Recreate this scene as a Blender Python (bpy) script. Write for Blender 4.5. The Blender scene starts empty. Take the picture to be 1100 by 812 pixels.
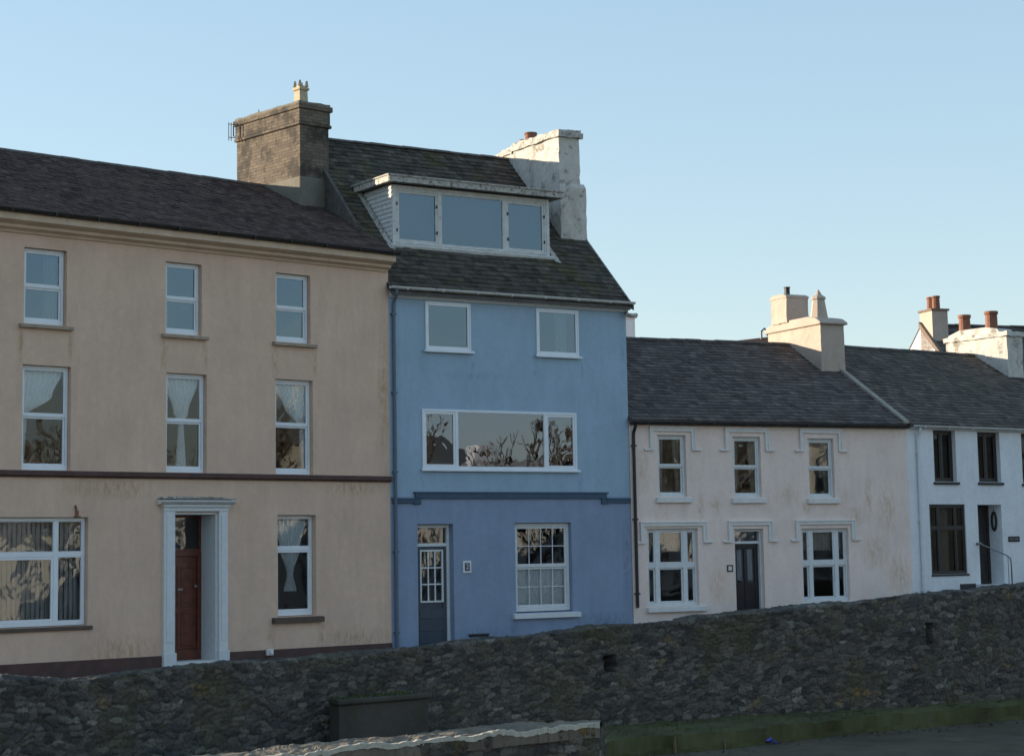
import bpy, math, random
import numpy as np
from mathutils import Vector, Matrix
random.seed(7); np.random.seed(7)
rad = math.radians
S = bpy.context.scene
C = S.collection

# ------------------------------------------------------------------ camera
cd = bpy.data.cameras.new('camera'); cam = bpy.data.objects.new('camera', cd); C.objects.link(cam); S.camera = cam
P_, R_ = rad(6.689), rad(-1.011)
cp, sp, cr, sr = math.cos(P_), math.sin(P_), math.cos(R_), math.sin(R_)
Mc = Matrix(((cr, -sr, 0), (sr, cr, 0), (0, 0, 1))) @ Matrix(((1, 0, 0), (0, sp, -cp), (0, cp, sp)))
right, down, fwd = Vector(Mc[0]), Vector(Mc[1]), Vector(Mc[2])
cam.matrix_world = Matrix((right, -down, -fwd)).transposed().to_4x4()
cd.sensor_width = 36; cd.lens = 2102.4 / 1100 * 36; cd.shift_y = -0.0535; cd.shift_x = 0
cd.clip_start = .1; cd.clip_end = 9000

# ------------------------------------------------------------------ world, sun, exposure
SUN_AZ_LEFT, SUN_EL = 75.0, 9.8            # degrees left of the +Y view axis, degrees above the horizon
W = bpy.data.worlds.new('World'); S.world = W; W.use_nodes = True
nt = W.node_tree; bg = nt.nodes['Background']
sky = nt.nodes.new('ShaderNodeTexSky'); sky.sky_type = 'NISHITA'; sky.sun_disc = False
sky.sun_elevation = rad(SUN_EL); sky.sun_rotation = rad(-SUN_AZ_LEFT)
sky.air_density = 1.0; sky.dust_density = 0.3; sky.ozone_density = 2.5; sky.altitude = 0
hs = nt.nodes.new('ShaderNodeHueSaturation'); hs.inputs['Saturation'].default_value = 1.4
gm = nt.nodes.new('ShaderNodeGamma'); gm.inputs[1].default_value = .4; nt.links.new(sky.outputs[0], gm.inputs[0]); nt.links.new(gm.outputs[0], hs.inputs['Color']); nt.links.new(hs.outputs[0], bg.inputs[0]); bg.inputs[1].default_value = 0.14
sl = bpy.data.lights.new('sun', 'SUN'); sl.energy = 2.5; sl.angle = rad(.5); sl.color = (1, .84, .62)
so = bpy.data.objects.new('sun', sl); C.objects.link(so)
az, el = rad(SUN_AZ_LEFT), rad(SUN_EL)
sdir = Vector((-math.sin(az) * math.cos(el), math.cos(az) * math.cos(el), math.sin(el)))
so.rotation_euler = sdir.to_track_quat('Z', 'Y').to_euler()
S.view_settings.view_transform = 'Standard'; S.view_settings.look = 'None'
S.view_settings.gamma = 1; S.view_settings.exposure = 1.95
S.render.engine = 'CYCLES'
S.cycles.max_bounces = 8; S.cycles.transparent_max_bounces = 12

# ------------------------------------------------------------------ mesh builder
class B:
    def __init__(s): s.v = []; s.f = []
    def add(s, pts, faces):
        o = len(s.v); s.v += [tuple(p) for p in pts]; s.f += [tuple(i + o for i in f) for f in faces]; return s
    def quad(s, *p): return s.add(p, [tuple(range(len(p)))])
    def box(s, x0, x1, y0, y1, z0, z1):
        return s.add([(x0, y0, z0), (x1, y0, z0), (x1, y1, z0), (x0, y1, z0), (x0, y0, z1), (x1, y0, z1), (x1, y1, z1), (x0, y1, z1)],
                     [(3, 2, 1, 0), (4, 5, 6, 7), (0, 1, 5, 4), (1, 2, 6, 5), (2, 3, 7, 6), (3, 0, 4, 7)])
    def extr(s, prof, u0, u1, k0=0, k1=0):            # closed profile of (v, z) swept along u, ends sheared by k*v
        n = len(prof)
        s.add([(u0 + k0 * v, v, z) for v, z in prof] + [(u1 + k1 * v, v, z) for v, z in prof],
              [(i, (i + 1) % n, n + (i + 1) % n, n + i) for i in range(n)] + [tuple(range(n))[::-1], tuple(range(n, 2 * n))])
        return s
    def poly(s, pts, z0, z1):                          # plan polygon extruded upwards
        n = len(pts)
        return s.add([(x, y, z0) for x, y in pts] + [(x, y, z1) for x, y in pts],
                     [(i, (i + 1) % n, n + (i + 1) % n, n + i) for i in range(n)] + [tuple(range(n))[::-1], tuple(range(n, 2 * n))])
    def tube(s, pts, r, n=8, r1=None):
        pts = [Vector(p) for p in pts]; m = len(pts); rings = []
        for i, p in enumerate(pts):
            d = (pts[min(i + 1, m - 1)] - pts[max(i - 1, 0)]).normalized()
            a = d.orthogonal().normalized() if i == 0 else (a - d * a.dot(d)).normalized()
            c = d.cross(a); rr = r if r1 is None else r + (r1 - r) * i / (m - 1)
            rings += [p + a * rr * math.cos(t) + c * rr * math.sin(t) for t in [2 * math.pi * j / n for j in range(n)]]
        f = [(i * n + j, i * n + (j + 1) % n, (i + 1) * n + (j + 1) % n, (i + 1) * n + j) for i in range(m - 1) for j in range(n)]
        return s.add(rings, f + [tuple(range(n))[::-1], tuple(range((m - 1) * n, m * n))])
    def lathe(s, x, y, prof, n=16, sq=False):
        ang = [2 * math.pi * (j + (.5 if sq else 0)) / n for j in range(n)]
        pts = [(x + r * math.cos(t), y + r * math.sin(t), z) for r, z in prof for t in ang]; m = len(prof)
        f = [(i * n + j, i * n + (j + 1) % n, (i + 1) * n + (j + 1) % n, (i + 1) * n + j) for i in range(m - 1) for j in range(n)]
        return s.add(pts, f + [tuple(range(n))[::-1], tuple(range((m - 1) * n, m * n))])
    def rim(s, u0, u1, z0, z1, v0, v1, t, tb=None, tt=None):  # rectangular picture-frame in the u-z plane
        tb = t if tb is None else tb; tt = t if tt is None else tt
        s.box(u0, u0 + t, v0, v1, z0, z1); s.box(u1 - t, u1, v0, v1, z0, z1)
        s.box(u0 + t, u1 - t, v0, v1, z0, z0 + tb); s.box(u0 + t, u1 - t, v0, v1, z1 - tt, z1); return s

def obj(name, b, m, parent=None, smooth=False, bevel=0, dz=None, label=None):
    me = bpy.data.meshes.new(name); me.from_pydata(b.v, [], b.f); me.update()
    nl = len(me.loops); co = np.empty(len(me.vertices) * 3); me.vertices.foreach_get('co', co); co = co.reshape(-1, 3)
    vi = np.empty(nl, np.int32); me.loops.foreach_get('vertex_index', vi)
    nf = len(me.polygons); nn = np.empty(nf * 3); me.polygons.foreach_get('normal', nn); nn = np.abs(nn.reshape(-1, 3))
    tot = np.empty(nf, np.int32); me.polygons.foreach_get('loop_total', tot)
    ax = np.repeat(nn.argmax(1), tot); p = co[vi]
    uv = np.where((ax == 0)[:, None], p[:, [1, 2]], np.where((ax == 1)[:, None], p[:, [0, 2]], p[:, [0, 1]]))
    me.uv_layers.new(name='UVMap').data.foreach_set('uv', uv.ravel())
    me.materials.append(m)
    if smooth: me.polygons.foreach_set('use_smooth', [True] * nf)
    o = bpy.data.objects.new(name, me); C.objects.link(o)
    if parent is not None:
        o.parent = parent
        if parent.type == 'EMPTY': o.location.z = -parent.get('_zb', 0)
    if bevel:
        md = o.modifiers.new('bevel', 'BEVEL'); md.width = bevel; md.segments = 2; md.limit_method = 'ANGLE'
    if label: o['label'] = label
    return o
def tag(o, label=None, cat=None, group=None, kind=None):
    if label: o['label'] = label
    if cat: o['category'] = cat
    if group: o['group'] = group
    if kind: o['kind'] = kind
    return o
def root(name, x, y, zb, yaw, label, cat, group=None):
    o = bpy.data.objects.new(name, None); C.objects.link(o); o.empty_display_size = .3
    o.location = (x, y, zb); o.rotation_euler = (0, 0, rad(yaw)); o['_zb'] = zb
    return tag(o, label, cat, group)

# ------------------------------------------------------------------ materials
def nd(t, kind, **kw):
    n = t.nodes.new(kind)
    for k, v in kw.items(): setattr(n, k, v)
    return n
def base(name, rough=.8, spec=.3):
    m = bpy.data.materials.new(name); m.use_nodes = True; t = m.node_tree
    p = t.nodes['Principled BSDF']; p.inputs['Roughness'].default_value = rough; p.inputs['Specular IOR Level'].default_value = spec
    return m, t, p
def noise(t, scale, detail=4, rough=.55, vec=None, sc3=None):
    n = nd(t, 'ShaderNodeTexNoise'); n.inputs['Scale'].default_value = scale; n.inputs['Detail'].default_value = detail
    n.inputs['Roughness'].default_value = rough
    if vec is None: vec = nd(t, 'ShaderNodeTexCoord').outputs['Object']
    if sc3:
        mp = nd(t, 'ShaderNodeMapping'); mp.inputs['Scale'].default_value = sc3; t.links.new(vec, mp.inputs[0]); vec = mp.outputs[0]
    t.links.new(vec, n.inputs['Vector']); return n
def ramp(t, inp, stops):
    r = nd(t, 'ShaderNodeValToRGB'); e = r.color_ramp.elements
    while len(e) < len(stops): e.new(.5)
    for i, (p, c) in enumerate(stops):
        e[i].position = p; e[i].color = (*c, 1) if isinstance(c, tuple) else (c, c, c, 1)
    t.links.new(inp, r.inputs[0]); return r
def mix(t, fac, a, b, mode='MIX'):
    m = nd(t, 'ShaderNodeMixRGB', blend_type=mode)
    for i, x in ((0, fac), (1, a), (2, b)):
        if isinstance(x, (int, float)): m.inputs[i].default_value = x
        elif isinstance(x, tuple): m.inputs[i].default_value = (*x, 1)
        else: t.links.new(x, m.inputs[i])
    return m.outputs[0]
def bump(t, p, h, strength, dist=.01):
    b = nd(t, 'ShaderNodeBump'); b.inputs['Strength'].default_value = strength; b.inputs['Distance'].default_value = dist
    t.links.new(h, b.inputs['Height']); t.links.new(b.outputs[0], p.inputs['Normal']); return b
def mul(c, k): return tuple(x * k for x in c)

def m_render(name, col, var=.12, grain=45, gb=.5, stain=(.35, .3, .22), stain_amt=.25, rough=.85, stain_scale=1.2, wear=None, wear_amt=0, spots=(), spot_col=(.4, .33, .24), spot_amt=.55):
    m, t, p = base(name, rough, .25)
    big = noise(t, .9, 5); mid = noise(t, 7, 4); fine = noise(t, grain, 3, .7)
    c = mix(t, ramp(t, big.outputs[0], [(.3, 0.), (.7, 1.)]).outputs[0], mul(col, 1 - var), mul(col, 1 + var))
    c = mix(t, .5, c, ramp(t, fine.outputs[0], [(.25, .74), (.75, 1.06)]).outputs[0], 'MULTIPLY')
    c = mix(t, .35, c, ramp(t, mid.outputs[0], [(.3, .8), (.7, 1.0)]).outputs[0], 'MULTIPLY')
    st = noise(t, stain_scale, 6, .65, sc3=(2.2, 2.2, .5))
    sk = noise(t, 1.5, 5, .7, sc3=(2.6, 2.6, .7)); c = mix(t, .5, c, ramp(t, sk.outputs[0], [(.25, .84), (.6, 1.04)]).outputs[0], 'MULTIPLY')
    k = ramp(t, st.outputs[0], [(.54, 0.), (.74, stain_amt)]).outputs[0]
    c = mix(t, k, c, mul(col, .55) if stain is None else tuple(a * b * 1.6 for a, b in zip(col, stain)))
    if wear:
        wn = noise(t, 3.2, 8, .75); wk = ramp(t, wn.outputs[0], [(.60 - wear_amt, 0.), (.64 - wear_amt, 1.)]).outputs[0]
        c = mix(t, wk, c, wear)
    if spots:
        oc = nd(t, 'ShaderNodeTexCoord').outputs['Object']; acc = None
        for (su, sz, ru, rz) in spots:
            mp = nd(t, 'ShaderNodeMapping', vector_type='POINT'); mp.inputs['Location'].default_value = (-su / ru, 0, -sz / rz); mp.inputs['Scale'].default_value = (1 / ru, 0, 1 / rz)
            t.links.new(oc, mp.inputs[0]); ln = nd(t, 'ShaderNodeVectorMath', operation='LENGTH'); t.links.new(mp.outputs[0], ln.inputs[0])
            sb = nd(t, 'ShaderNodeMath', operation='SUBTRACT', use_clamp=True); sb.inputs[0].default_value = 1; t.links.new(ln.outputs['Value'], sb.inputs[1])
            if acc is None: acc = sb.outputs[0]
            else: mx_ = nd(t, 'ShaderNodeMath', operation='MAXIMUM'); t.links.new(acc, mx_.inputs[0]); t.links.new(sb.outputs[0], mx_.inputs[1]); acc = mx_.outputs[0]
        sn = noise(t, 9, 7, .75, sc3=(1.3, 1.3, .45)); mm = nd(t, 'ShaderNodeMath', operation='MULTIPLY'); t.links.new(acc, mm.inputs[0])
        t.links.new(ramp(t, sn.outputs[0], [(.42, 0.), (.62, 1.6)]).outputs[0], mm.inputs[1])
        m2 = nd(t, 'ShaderNodeMath', operation='MULTIPLY', use_clamp=True); t.links.new(mm.outputs[0], m2.inputs[0]); m2.inputs[1].default_value = spot_amt * 1.8
        c = mix(t, m2.outputs[0], c, tuple(a * b * 1.5 for a, b in zip(col, spot_col)))
    t.links.new(c, p.inputs['Base Color'])
    h = mix(t, .35, fine.outputs[0], mid.outputs[0])
    bump(t, p, h, gb, .012); return m
def m_plain(name, col, rough=.5, var=.1, scale=6, b=.1, spec=.4, dirt=None, dirt_amt=.0, metallic=0):
    m, t, p = base(name, rough, spec); p.inputs['Metallic'].default_value = metallic
    n = noise(t, scale, 5); c = mix(t, ramp(t, n.outputs[0], [(.3, 0.), (.7, 1.)]).outputs[0], mul(col, 1 - var), mul(col, 1 + var))
    if dirt:
        dn = noise(t, scale * 1.7, 8, .75); c = mix(t, ramp(t, dn.outputs[0], [(.62 - dirt_amt, 0.), (.68 - dirt_amt, 1.)]).outputs[0], c, dirt)
    t.links.new(c, p.inputs['Base Color']); bump(t, p, n.outputs[0], b, .01); return m
def m_slate(name, c1, c2, moss=(.07, .085, .03), moss_amt=.0, rough=.6, lich=.0):
    m, t, p = base(name, .9, .12)
    g = nd(t, 'ShaderNodeNewGeometry'); r = g.outputs['Random Per Island']
    c = ramp(t, r, [(0, mul(c1, .85)), (.5, mul(c2, .9)), (.93, mul(c2, 1.1)), (1, mul(c2, 1.45))]).outputs[0]
    n = noise(t, 9, 7, .7); c = mix(t, .8, c, ramp(t, n.outputs[0], [(.25, .45), (.8, 1.35)]).outputs[0], 'MULTIPLY')
    wn = noise(t, 3, 8, .8, sc3=(1, 2.5, 2.5)); c = mix(t, ramp(t, wn.outputs[0], [(.5, 0.), (.72, .4)]).outputs[0], c, mul(c2, 1.5))
    big = noise(t, 1.1, 8, .72)
    c = mix(t, ramp(t, big.outputs[0], [(.50, 0.), (.66, moss_amt)]).outputs[0], c, moss)
    if lich:
        ln = noise(t, 14, 4, .8); c = mix(t, ramp(t, ln.outputs[0], [(.66 - lich, 0.), (.7 - lich, .8)]).outputs[0], c, (.2, .19, .16))
    t.links.new(c, p.inputs['Base Color']); bump(t, p, n.outputs[0], .5, .006); return m
def m_brick(name, c1, c2, mort, bw=.225, bh=.075, blotch=(.05, .045, .04), amt=.1):
    m, t, p = base(name, .9, .2)
    uv = nd(t, 'ShaderNodeTexCoord').outputs['UV']
    b = nd(t, 'ShaderNodeTexBrick'); b.inputs['Scale'].default_value = 1; b.inputs['Brick Width'].default_value = bw; b.inputs['Row Height'].default_value = bh
    b.inputs['Mortar Size'].default_value = .008; b.inputs['Mortar Smooth'].default_value = .3
    b.inputs['Color1'].default_value = (*c1, 1); b.inputs['Color2'].default_value = (*c2, 1); b.inputs['Mortar'].default_value = (*mort, 1)
    wn = noise(t, 5, 4); wm = mix(t, .012, uv, wn.outputs['Color'], 'ADD'); t.links.new(wm, b.inputs['Vector'])
    n = noise(t, 18, 6, .7); big = noise(t, 2.2, 6, .7)
    c = mix(t, .6, b.outputs['Color'], ramp(t, n.outputs[0], [(.25, .55), (.75, 1.15)]).outputs[0], 'MULTIPLY')
    c = mix(t, ramp(t, big.outputs[0], [(.55 - amt, 0.), (.66 - amt, .85)]).outputs[0], c, blotch)
    t.links.new(c, p.inputs['Base Color'])
    h = mix(t, .3, mix(t, 1., b.outputs['Fac'], (0, 0, 0), 'DIFFERENCE'), n.outputs[0])
    inv = nd(t, 'ShaderNodeInvert'); t.links.new(h, inv.inputs['Color']); bump(t, p, inv.outputs[0], .8, .012); return m
def m_glass(name, wave=.35, scale=2.2, tint=(.8, .85, .88), ior=1.75, gloss_tint=(1, 1, 1), det=1.5):
    m = bpy.data.materials.new(name); m.use_nodes = True; t = m.node_tree
    t.nodes.remove(t.nodes['Principled BSDF'])
    out = t.nodes['Material Output']; gl = nd(t, 'ShaderNodeBsdfGlossy'); gl.inputs['Roughness'].default_value = .004
    gl.inputs['Color'].default_value = (*gloss_tint, 1)  # blue of the reflected sky is put into the gloss colour here
    tr = nd(t, 'ShaderNodeBsdfTransparent'); tr.inputs[0].default_value = (*tint, 1)
    fr = nd(t, 'ShaderNodeFresnel'); fr.inputs['IOR'].default_value = ior
    ob = nd(t, 'ShaderNodeObjectInfo'); geo = nd(t, 'ShaderNodeNewGeometry')
    tc = nd(t, 'ShaderNodeTexCoord'); off = nd(t, 'ShaderNodeVectorMath', operation='SCALE'); off.inputs['Scale'].default_value = 9
    cmb = nd(t, 'ShaderNodeCombineXYZ')
    ad0 = nd(t, 'ShaderNodeMath', operation='ADD'); t.links.new(ob.outputs['Random'], ad0.inputs[0]); t.links.new(geo.outputs['Random Per Island'], ad0.inputs[1])
    for i in range(3): t.links.new(ad0.outputs[0], cmb.inputs[i])
    t.links.new(cmb.outputs[0], off.inputs[0])
    ad = nd(t, 'ShaderNodeVectorMath', operation='ADD'); t.links.new(tc.outputs['Object'], ad.inputs[0]); t.links.new(off.outputs[0], ad.inputs[1])
    n = noise(t, scale, det, .45, vec=ad.outputs[0]); n.inputs['Distortion'].default_value = .6
    b = nd(t, 'ShaderNodeBump'); b.inputs['Strength'].default_value = 1; b.inputs['Distance'].default_value = wave * .1
    t.links.new(n.outputs[0], b.inputs['Height']); t.links.new(b.outputs[0], gl.inputs['Normal'])
    mx = nd(t, 'ShaderNodeMixShader'); t.links.new(fr.outputs[0], mx.inputs[0]); t.links.new(tr.outputs[0], mx.inputs[1]); t.links.new(gl.outputs[0], mx.inputs[2])
    t.links.new(mx.outputs[0], out.inputs['Surface']); return m
def m_stone(name, warm=0.0, dark=1.0):
    m, t, p = base(name, .78, .35)
    a = nd(t, 'ShaderNodeAttribute', attribute_name='tone'); e = nd(t, 'ShaderNodeAttribute', attribute_name='joint')
    c = ramp(t, a.outputs['Fac'], [(0, (.040, .038, .038)), (.25, (.068, .064, .066)), (.5, (.102, .090, .081)), (.8, (.138, .126, .110)), (.95, (.185, .168, .145)), (1, (.25, .23, .20))]).outputs[0]
    n = noise(t, 22, 7, .75); c = mix(t, .9, c, ramp(t, n.outputs[0], [(.30, .35), (.70, 1.55)]).outputs[0], 'MULTIPLY')
    n2 = noise(t, 5, 6, .7)
    c = mix(t, ramp(t, n2.outputs[0], [(.54, 0.), (.7, .45)]).outputs[0], c, (.17, .155, .135))
    moss = noise(t, .75, 6, .7); c = mix(t, ramp(t, moss.outputs[0], [(.48, 0.), (.64, .65)]).outputs[0], c, (.085, .076, .034))
    lc = noise(t, 1.15, 5, .65, sc3=(1, 1, 1.3)); c = mix(t, ramp(t, lc.outputs[0], [(.63 - warm, 0.), (.70 - warm, .65)]).outputs[0], c, (.30, .19, .05))
    pl = noise(t, 6.5, 7, .8); c = mix(t, ramp(t, pl.outputs[0], [(.66, 0.), (.70, .55)]).outputs[0], c, (.27, .25, .22))
    c = mix(t, e.outputs['Fac'], mix(t, n.outputs[0], (.028, .026, .023), (.125, .113, .095)), c)
    if dark != 1: c = mix(t, 1., c, (dark,) * 3, 'MULTIPLY')
    t.links.new(c, p.inputs['Base Color']); bump(t, p, n.outputs[0], 1., .035); return m

M = {}
M['tan'] = m_render('tan_roughcast', (.710, .505, .390), var=.07, grain=38, gb=.9, stain=(.5, .46, .42), stain_amt=.4, spots=[(-8.75, 4.0, .12, .5), (-7.72, 4.05, .1, .45), (-5.66, 4.0, .12, .55), (-4.70, 4.05, .1, .4), (-3.0, 4.0, .12, .5), (-1.98, 4.0, .1, .5), (-3.1, -1.6, .15, .35), (-1.85, -1.6, .15, .4), (-1.0, -1.7, 1.3, .3), (-6.6, -1.7, 1.2, .35), (-.15, 3.5, .2, 2.2), (-6.8, 1.35, 1.4, .25), (-1.0, 1.4, 1.0, .2)], spot_col=(.45, .42, .36), spot_amt=.5)
M['tan_trim'] = m_plain('tan_cornice_paint', (.58, .44, .33), .7, .12, 3, .2, dirt=(.16, .12, .09), dirt_amt=-.02)
M['tan_sill'] = m_plain('tan_sill_paint', (.34, .27, .21), .8, .15, 8, .3)
M['brown'] = m_plain('brown_masonry_paint', (.085, .045, .040), .7, .2, 4, .3, dirt=(.09, .065, .055), dirt_amt=0)
M['brown_sill'] = m_plain('brown_sill_paint', (.10, .068, .055), .7, .2, 8, .3)
M['blue'] = m_render('sky_blue_masonry_paint', (.345, .465, .590), var=.06, grain=60, gb=.25, stain=(.45, .45, .47), stain_amt=.35, spots=[(2.2, 3.9, 1.2, .12), (.85, 4.15, .12, .4), (2.15, 4.1, .1, .4), (3.8, 4.1, .12, .4), (5.05, 4.1, .1, .4), (.8, 1.6, .1, .3), (4.95, 1.55, .12, .3), (6.25, 4.6, .15, 1.1)], spot_col=(.45, .48, .5), spot_amt=.45)
M['blue_low'] = m_render('slate_blue_masonry_paint', (.270, .335, .470), var=.05, grain=60, gb=.25, stain=(.5, .5, .5), stain_amt=.3, spots=[(3.1, -1.75, .15, .4), (4.85, -1.7, .12, .35), (5.5, -1.6, 1.0, .3), (2.3, -1.8, .9, .25), (6.2, -.2, .15, 1.2)], spot_col=(.42, .42, .42), spot_amt=.5)
M['blue_band'] = m_plain('dark_blue_paint', (.045, .085, .140), .6, .12, 5, .15)
M['pipe_blue'] = m_plain('grey_blue_pipe_paint', (.10, .135, .18), .5, .1, 6, .1)
M['cream'] = m_render('pale_cream_render', (.88, .715, .650), var=.05, grain=24, gb=.35, stain=(.50, .42, .33), stain_amt=.35, stain_scale=1.0, spots=[(4.35, 1.25, .45, .35), (4.9, .95, .3, .2), (6.75, 1.2, .16, .75), (6.35, .75, .4, .3), (6.9, -.15, .5, .5), (7.3, .9, .35, .8), (1.9, .95, .12, .5), (.35, 1.9, .25, .7), (2.3, 1.0, .25, .3), (7.6, -.7, .4, .6), (2.3, -.9, .3, .5)], spot_col=(.46, .40, .31), spot_amt=.42)
M['cream_trim'] = m_plain('pale_grey_trim_paint', (.70, .67, .66), .7, .06, 6, .15, dirt=(.3, .27, .24), dirt_amt=-.05)
M['white_r'] = m_render('white_render', (.80, .81, .84), var=.05, grain=18, gb=.3, stain=(.5, .48, .44), stain_amt=.3)
M['white_stack'] = m_render('white_limewashed_render', (.60, .57, .53), var=.06, grain=14, gb=.9, stain=(.34, .31, .27), stain_amt=.8, wear=(.27, .25, .22), wear_amt=.05)
M['cream_stack'] = m_render('cream_stack_render', (.50, .405, .345), var=.08, grain=20, gb=.5, stain=(.5, .42, .3), stain_amt=.4)
M['cement'] = m_render('grey_cement_render', (.20, .185, .155), var=.15, grain=14, gb=.8, stain=(.4, .4, .3), stain_amt=.6)
M['upvc'] = m_plain('white_window_frame', (.72, .75, .80), .35, .04, 3, .03)
M['white_wood'] = m_plain('white_painted_wood', (.64, .66, .68), .5, .06, 9, .15)
M['worn_white'] = m_plain('flaking_white_paint', (.56, .56, .55), .7, .12, 7, .5, dirt=(.22, .20, .18), dirt_amt=.03)
M['worn_white_h'] = m_plain('grubby_fascia_paint', (.42, .40, .37), .7, .15, 7, .4, dirt=(.13, .11, .09), dirt_amt=.09)
M['dark_frame'] = m_plain('dark_brown_joinery', (.035, .028, .026), .5, .2, 12, .2)
M['dark_sill'] = m_plain('dark_slate_sill', (.03, .03, .032), .6, .2, 12, .2)
M['gutter'] = m_plain('black_gutter', (.022, .021, .022), .45, .2, 8, .1)
M['lead'] = m_plain('grey_lead_flashing', (.17, .165, .155), .6, .15, 12, .3)
M['glass'] = m_glass('window_glass', .04, 1.4, tint=(.62, .66, .70), ior=2.0, gloss_tint=(.80, .88, 1), det=2)
M['glass_flat'] = m_glass('flat_window_glass', .014, 1.0, tint=(.42, .47, .52), ior=2.35, gloss_tint=(.66, .84, 1))
M['glass_wild'] = m_glass('wavy_window_glass', .065, 1.7, tint=(.80, .84, .87), ior=1.72, gloss_tint=(.92, .96, 1), det=2)
M['glass_big'] = m_glass('tinted_picture_glass', .022, 1.3, tint=(.5, .54, .58), ior=2.4, gloss_tint=(.74, .82, 1), det=2)  # tint and high index make the reflected sky bluer and brighter
M['glass_soft'] = m_glass('rippled_window_glass', .055, 1.6, tint=(.88, .92, .95), ior=1.62, gloss_tint=(.95, .98, 1))
M['glass_dim'] = m_glass('dim_window_glass', .05, 2.0, tint=(.5, .52, .54), ior=1.38, gloss_tint=(.8, .88, 1))
M['net'] = m_plain('net_curtain', (.78, .81, .83), .9, .1, 20, .2)
M['net_cream'] = m_plain('cream_curtain', (.42, .37, .30), .9, .15, 10, .2)
M['blind'] = m_plain('pale_blind', (.42, .42, .42), .9, .06, 10, .1)
M['slate_t'] = m_slate('purple_grey_slate', (.062, .043, .041), (.115, .082, .075), moss=(.125, .10, .08), moss_amt=.4, lich=.0)
M['slate_b'] = m_slate('mossy_grey_slate', (.056, .049, .041), (.100, .088, .076), moss=(.090, .080, .024), moss_amt=.55, lich=.01)
M['slate_w'] = m_slate('blue_grey_slate', (.090, .075, .070), (.130, .112, .104), moss=(.13, .108, .085), moss_amt=.3)
M['slate_r'] = m_slate('grey_brown_slate', (.090, .076, .068), (.134, .115, .100), moss=(.12, .10, .08), moss_amt=.5)
M['verge_mortar'] = m_plain('pale_verge_mortar', (.30, .27, .23), .9, .2, 9, .5, dirt=(.14, .12, .10), dirt_amt=.02)
M['ridge'] = m_plain('grey_ridge_tile', (.085, .075, .07), .8, .3, 8, .5, dirt=(.17, .155, .13), dirt_amt=.0)
M['brick'] = m_brick('weathered_buff_brick', (.21, .17, .13), (.135, .108, .088), (.12, .10, .08), amt=.06)
M['terracotta'] = m_plain('terracotta_pot', (.22, .095, .06), .8, .25, 12, .3, dirt=(.10, .06, .045), dirt_amt=.02)
M['rust'] = m_plain('brown_stained_stone', (.17, .125, .095), .85, .25, 8, .3)
M['buff_pot'] = m_plain('buff_clay_pot', (.46, .37, .25), .8, .15, 12, .3)
M['door_red'] = m_plain('varnished_mahogany', (.115, .030, .017), .35, .3, 6, .1, .5)
M['door_blue'] = m_plain('dark_slate_blue_door', (.045, .062, .088), .4, .1, 8, .1)
M['door_black'] = m_plain('near_black_door_paint', (.018, .017, .024), .3, .1, 8, .1)
M['metal'] = m_plain('dull_grey_metal', (.25, .25, .25), .4, .1, 8, .1, metallic=.8)
M['concrete'] = m_render('dark_stained_concrete', (.105, .10, .085), var=.25, grain=18, gb=.7, stain=(.35, .4, .25), stain_amt=.8, stain_scale=2)
M['stone'] = m_stone('quay_rubble_stone')
M['stone_near'] = m_stone('near_rubble_stone', warm=.06)
M['coping'] = m_render('pale_worn_coping', (.19, .162, .128), var=.3, grain=12, gb=1., stain=(.3, .27, .2), stain_amt=.9, stain_scale=3, wear=(.13, .10, .07), wear_amt=.03)
M['pale_strip'] = m_plain('pale_top_edge', (.44, .40, .33), .9, .2, 14, .6, dirt=(.2, .16, .11), dirt_amt=0)  # pale strip along the low wall's front top edge
M['algae'] = m_render('green_algae_concrete', (.082, .084, .036), var=.3, grain=25, gb=.6, stain=(.5, .5, .4), stain_amt=.9, stain_scale=2.5, wear=(.10, .085, .06), wear_amt=.02)
M['mud'] = m_render('damp_riverbed_mud', (.090, .080, .058), var=.25, grain=9, gb=.8, stain=(.3, .4, .25), stain_amt=.8, stain_scale=.8, wear=(.04, .05, .022), wear_amt=.02)
M['asphalt'] = m_render('asphalt', (.05, .05, .05), var=.1, grain=60, gb=.5, stain_amt=.2)
M['paving'] = m_brick('concrete_paving', (.2, .19, .18), (.24, .23, .215), (.1, .1, .09), bw=.6, bh=.6)
M['moss'] = m_plain('green_moss', (.060, .075, .022), .9, .4, 20, .8)
M['litter'] = m_plain('blue_plastic', (.03, .05, .42), .4, .1, 8, .1)
M['bark'] = m_plain('bark', (.10, .08, .06), .9, .3, 10, .6)
M['hillgreen'] = m_plain('hill_grass', (.15, .145, .11), .9, .4, .03, .1, dirt=(.08, .085, .06), dirt_amt=.05)

# ------------------------------------------------------------------ ground, street, quay
O = {'t': (-2.669, 42.0), 'b': (-2.669, 42.0), 'w': (2.661, 45.448), 'r': (9.822, 48.992)}
YAW = {'t': 42.59, 'b': 32.90, 'w': 26.33, 'r': 36.09}
def wp(k, u, v):
    a = rad(YAW[k]); return (O[k][0] + u * math.cos(a) - v * math.sin(a), O[k][1] + u * math.sin(a) + v * math.cos(a))
g = B(); g.quad((-3000, -3000, -4.02), (3000, -3000, -4.02), (3000, 3000, -4.02), (-3000, 3000, -4.02))
tag(obj('riverbed', g, M['mud']), kind='structure')

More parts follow.
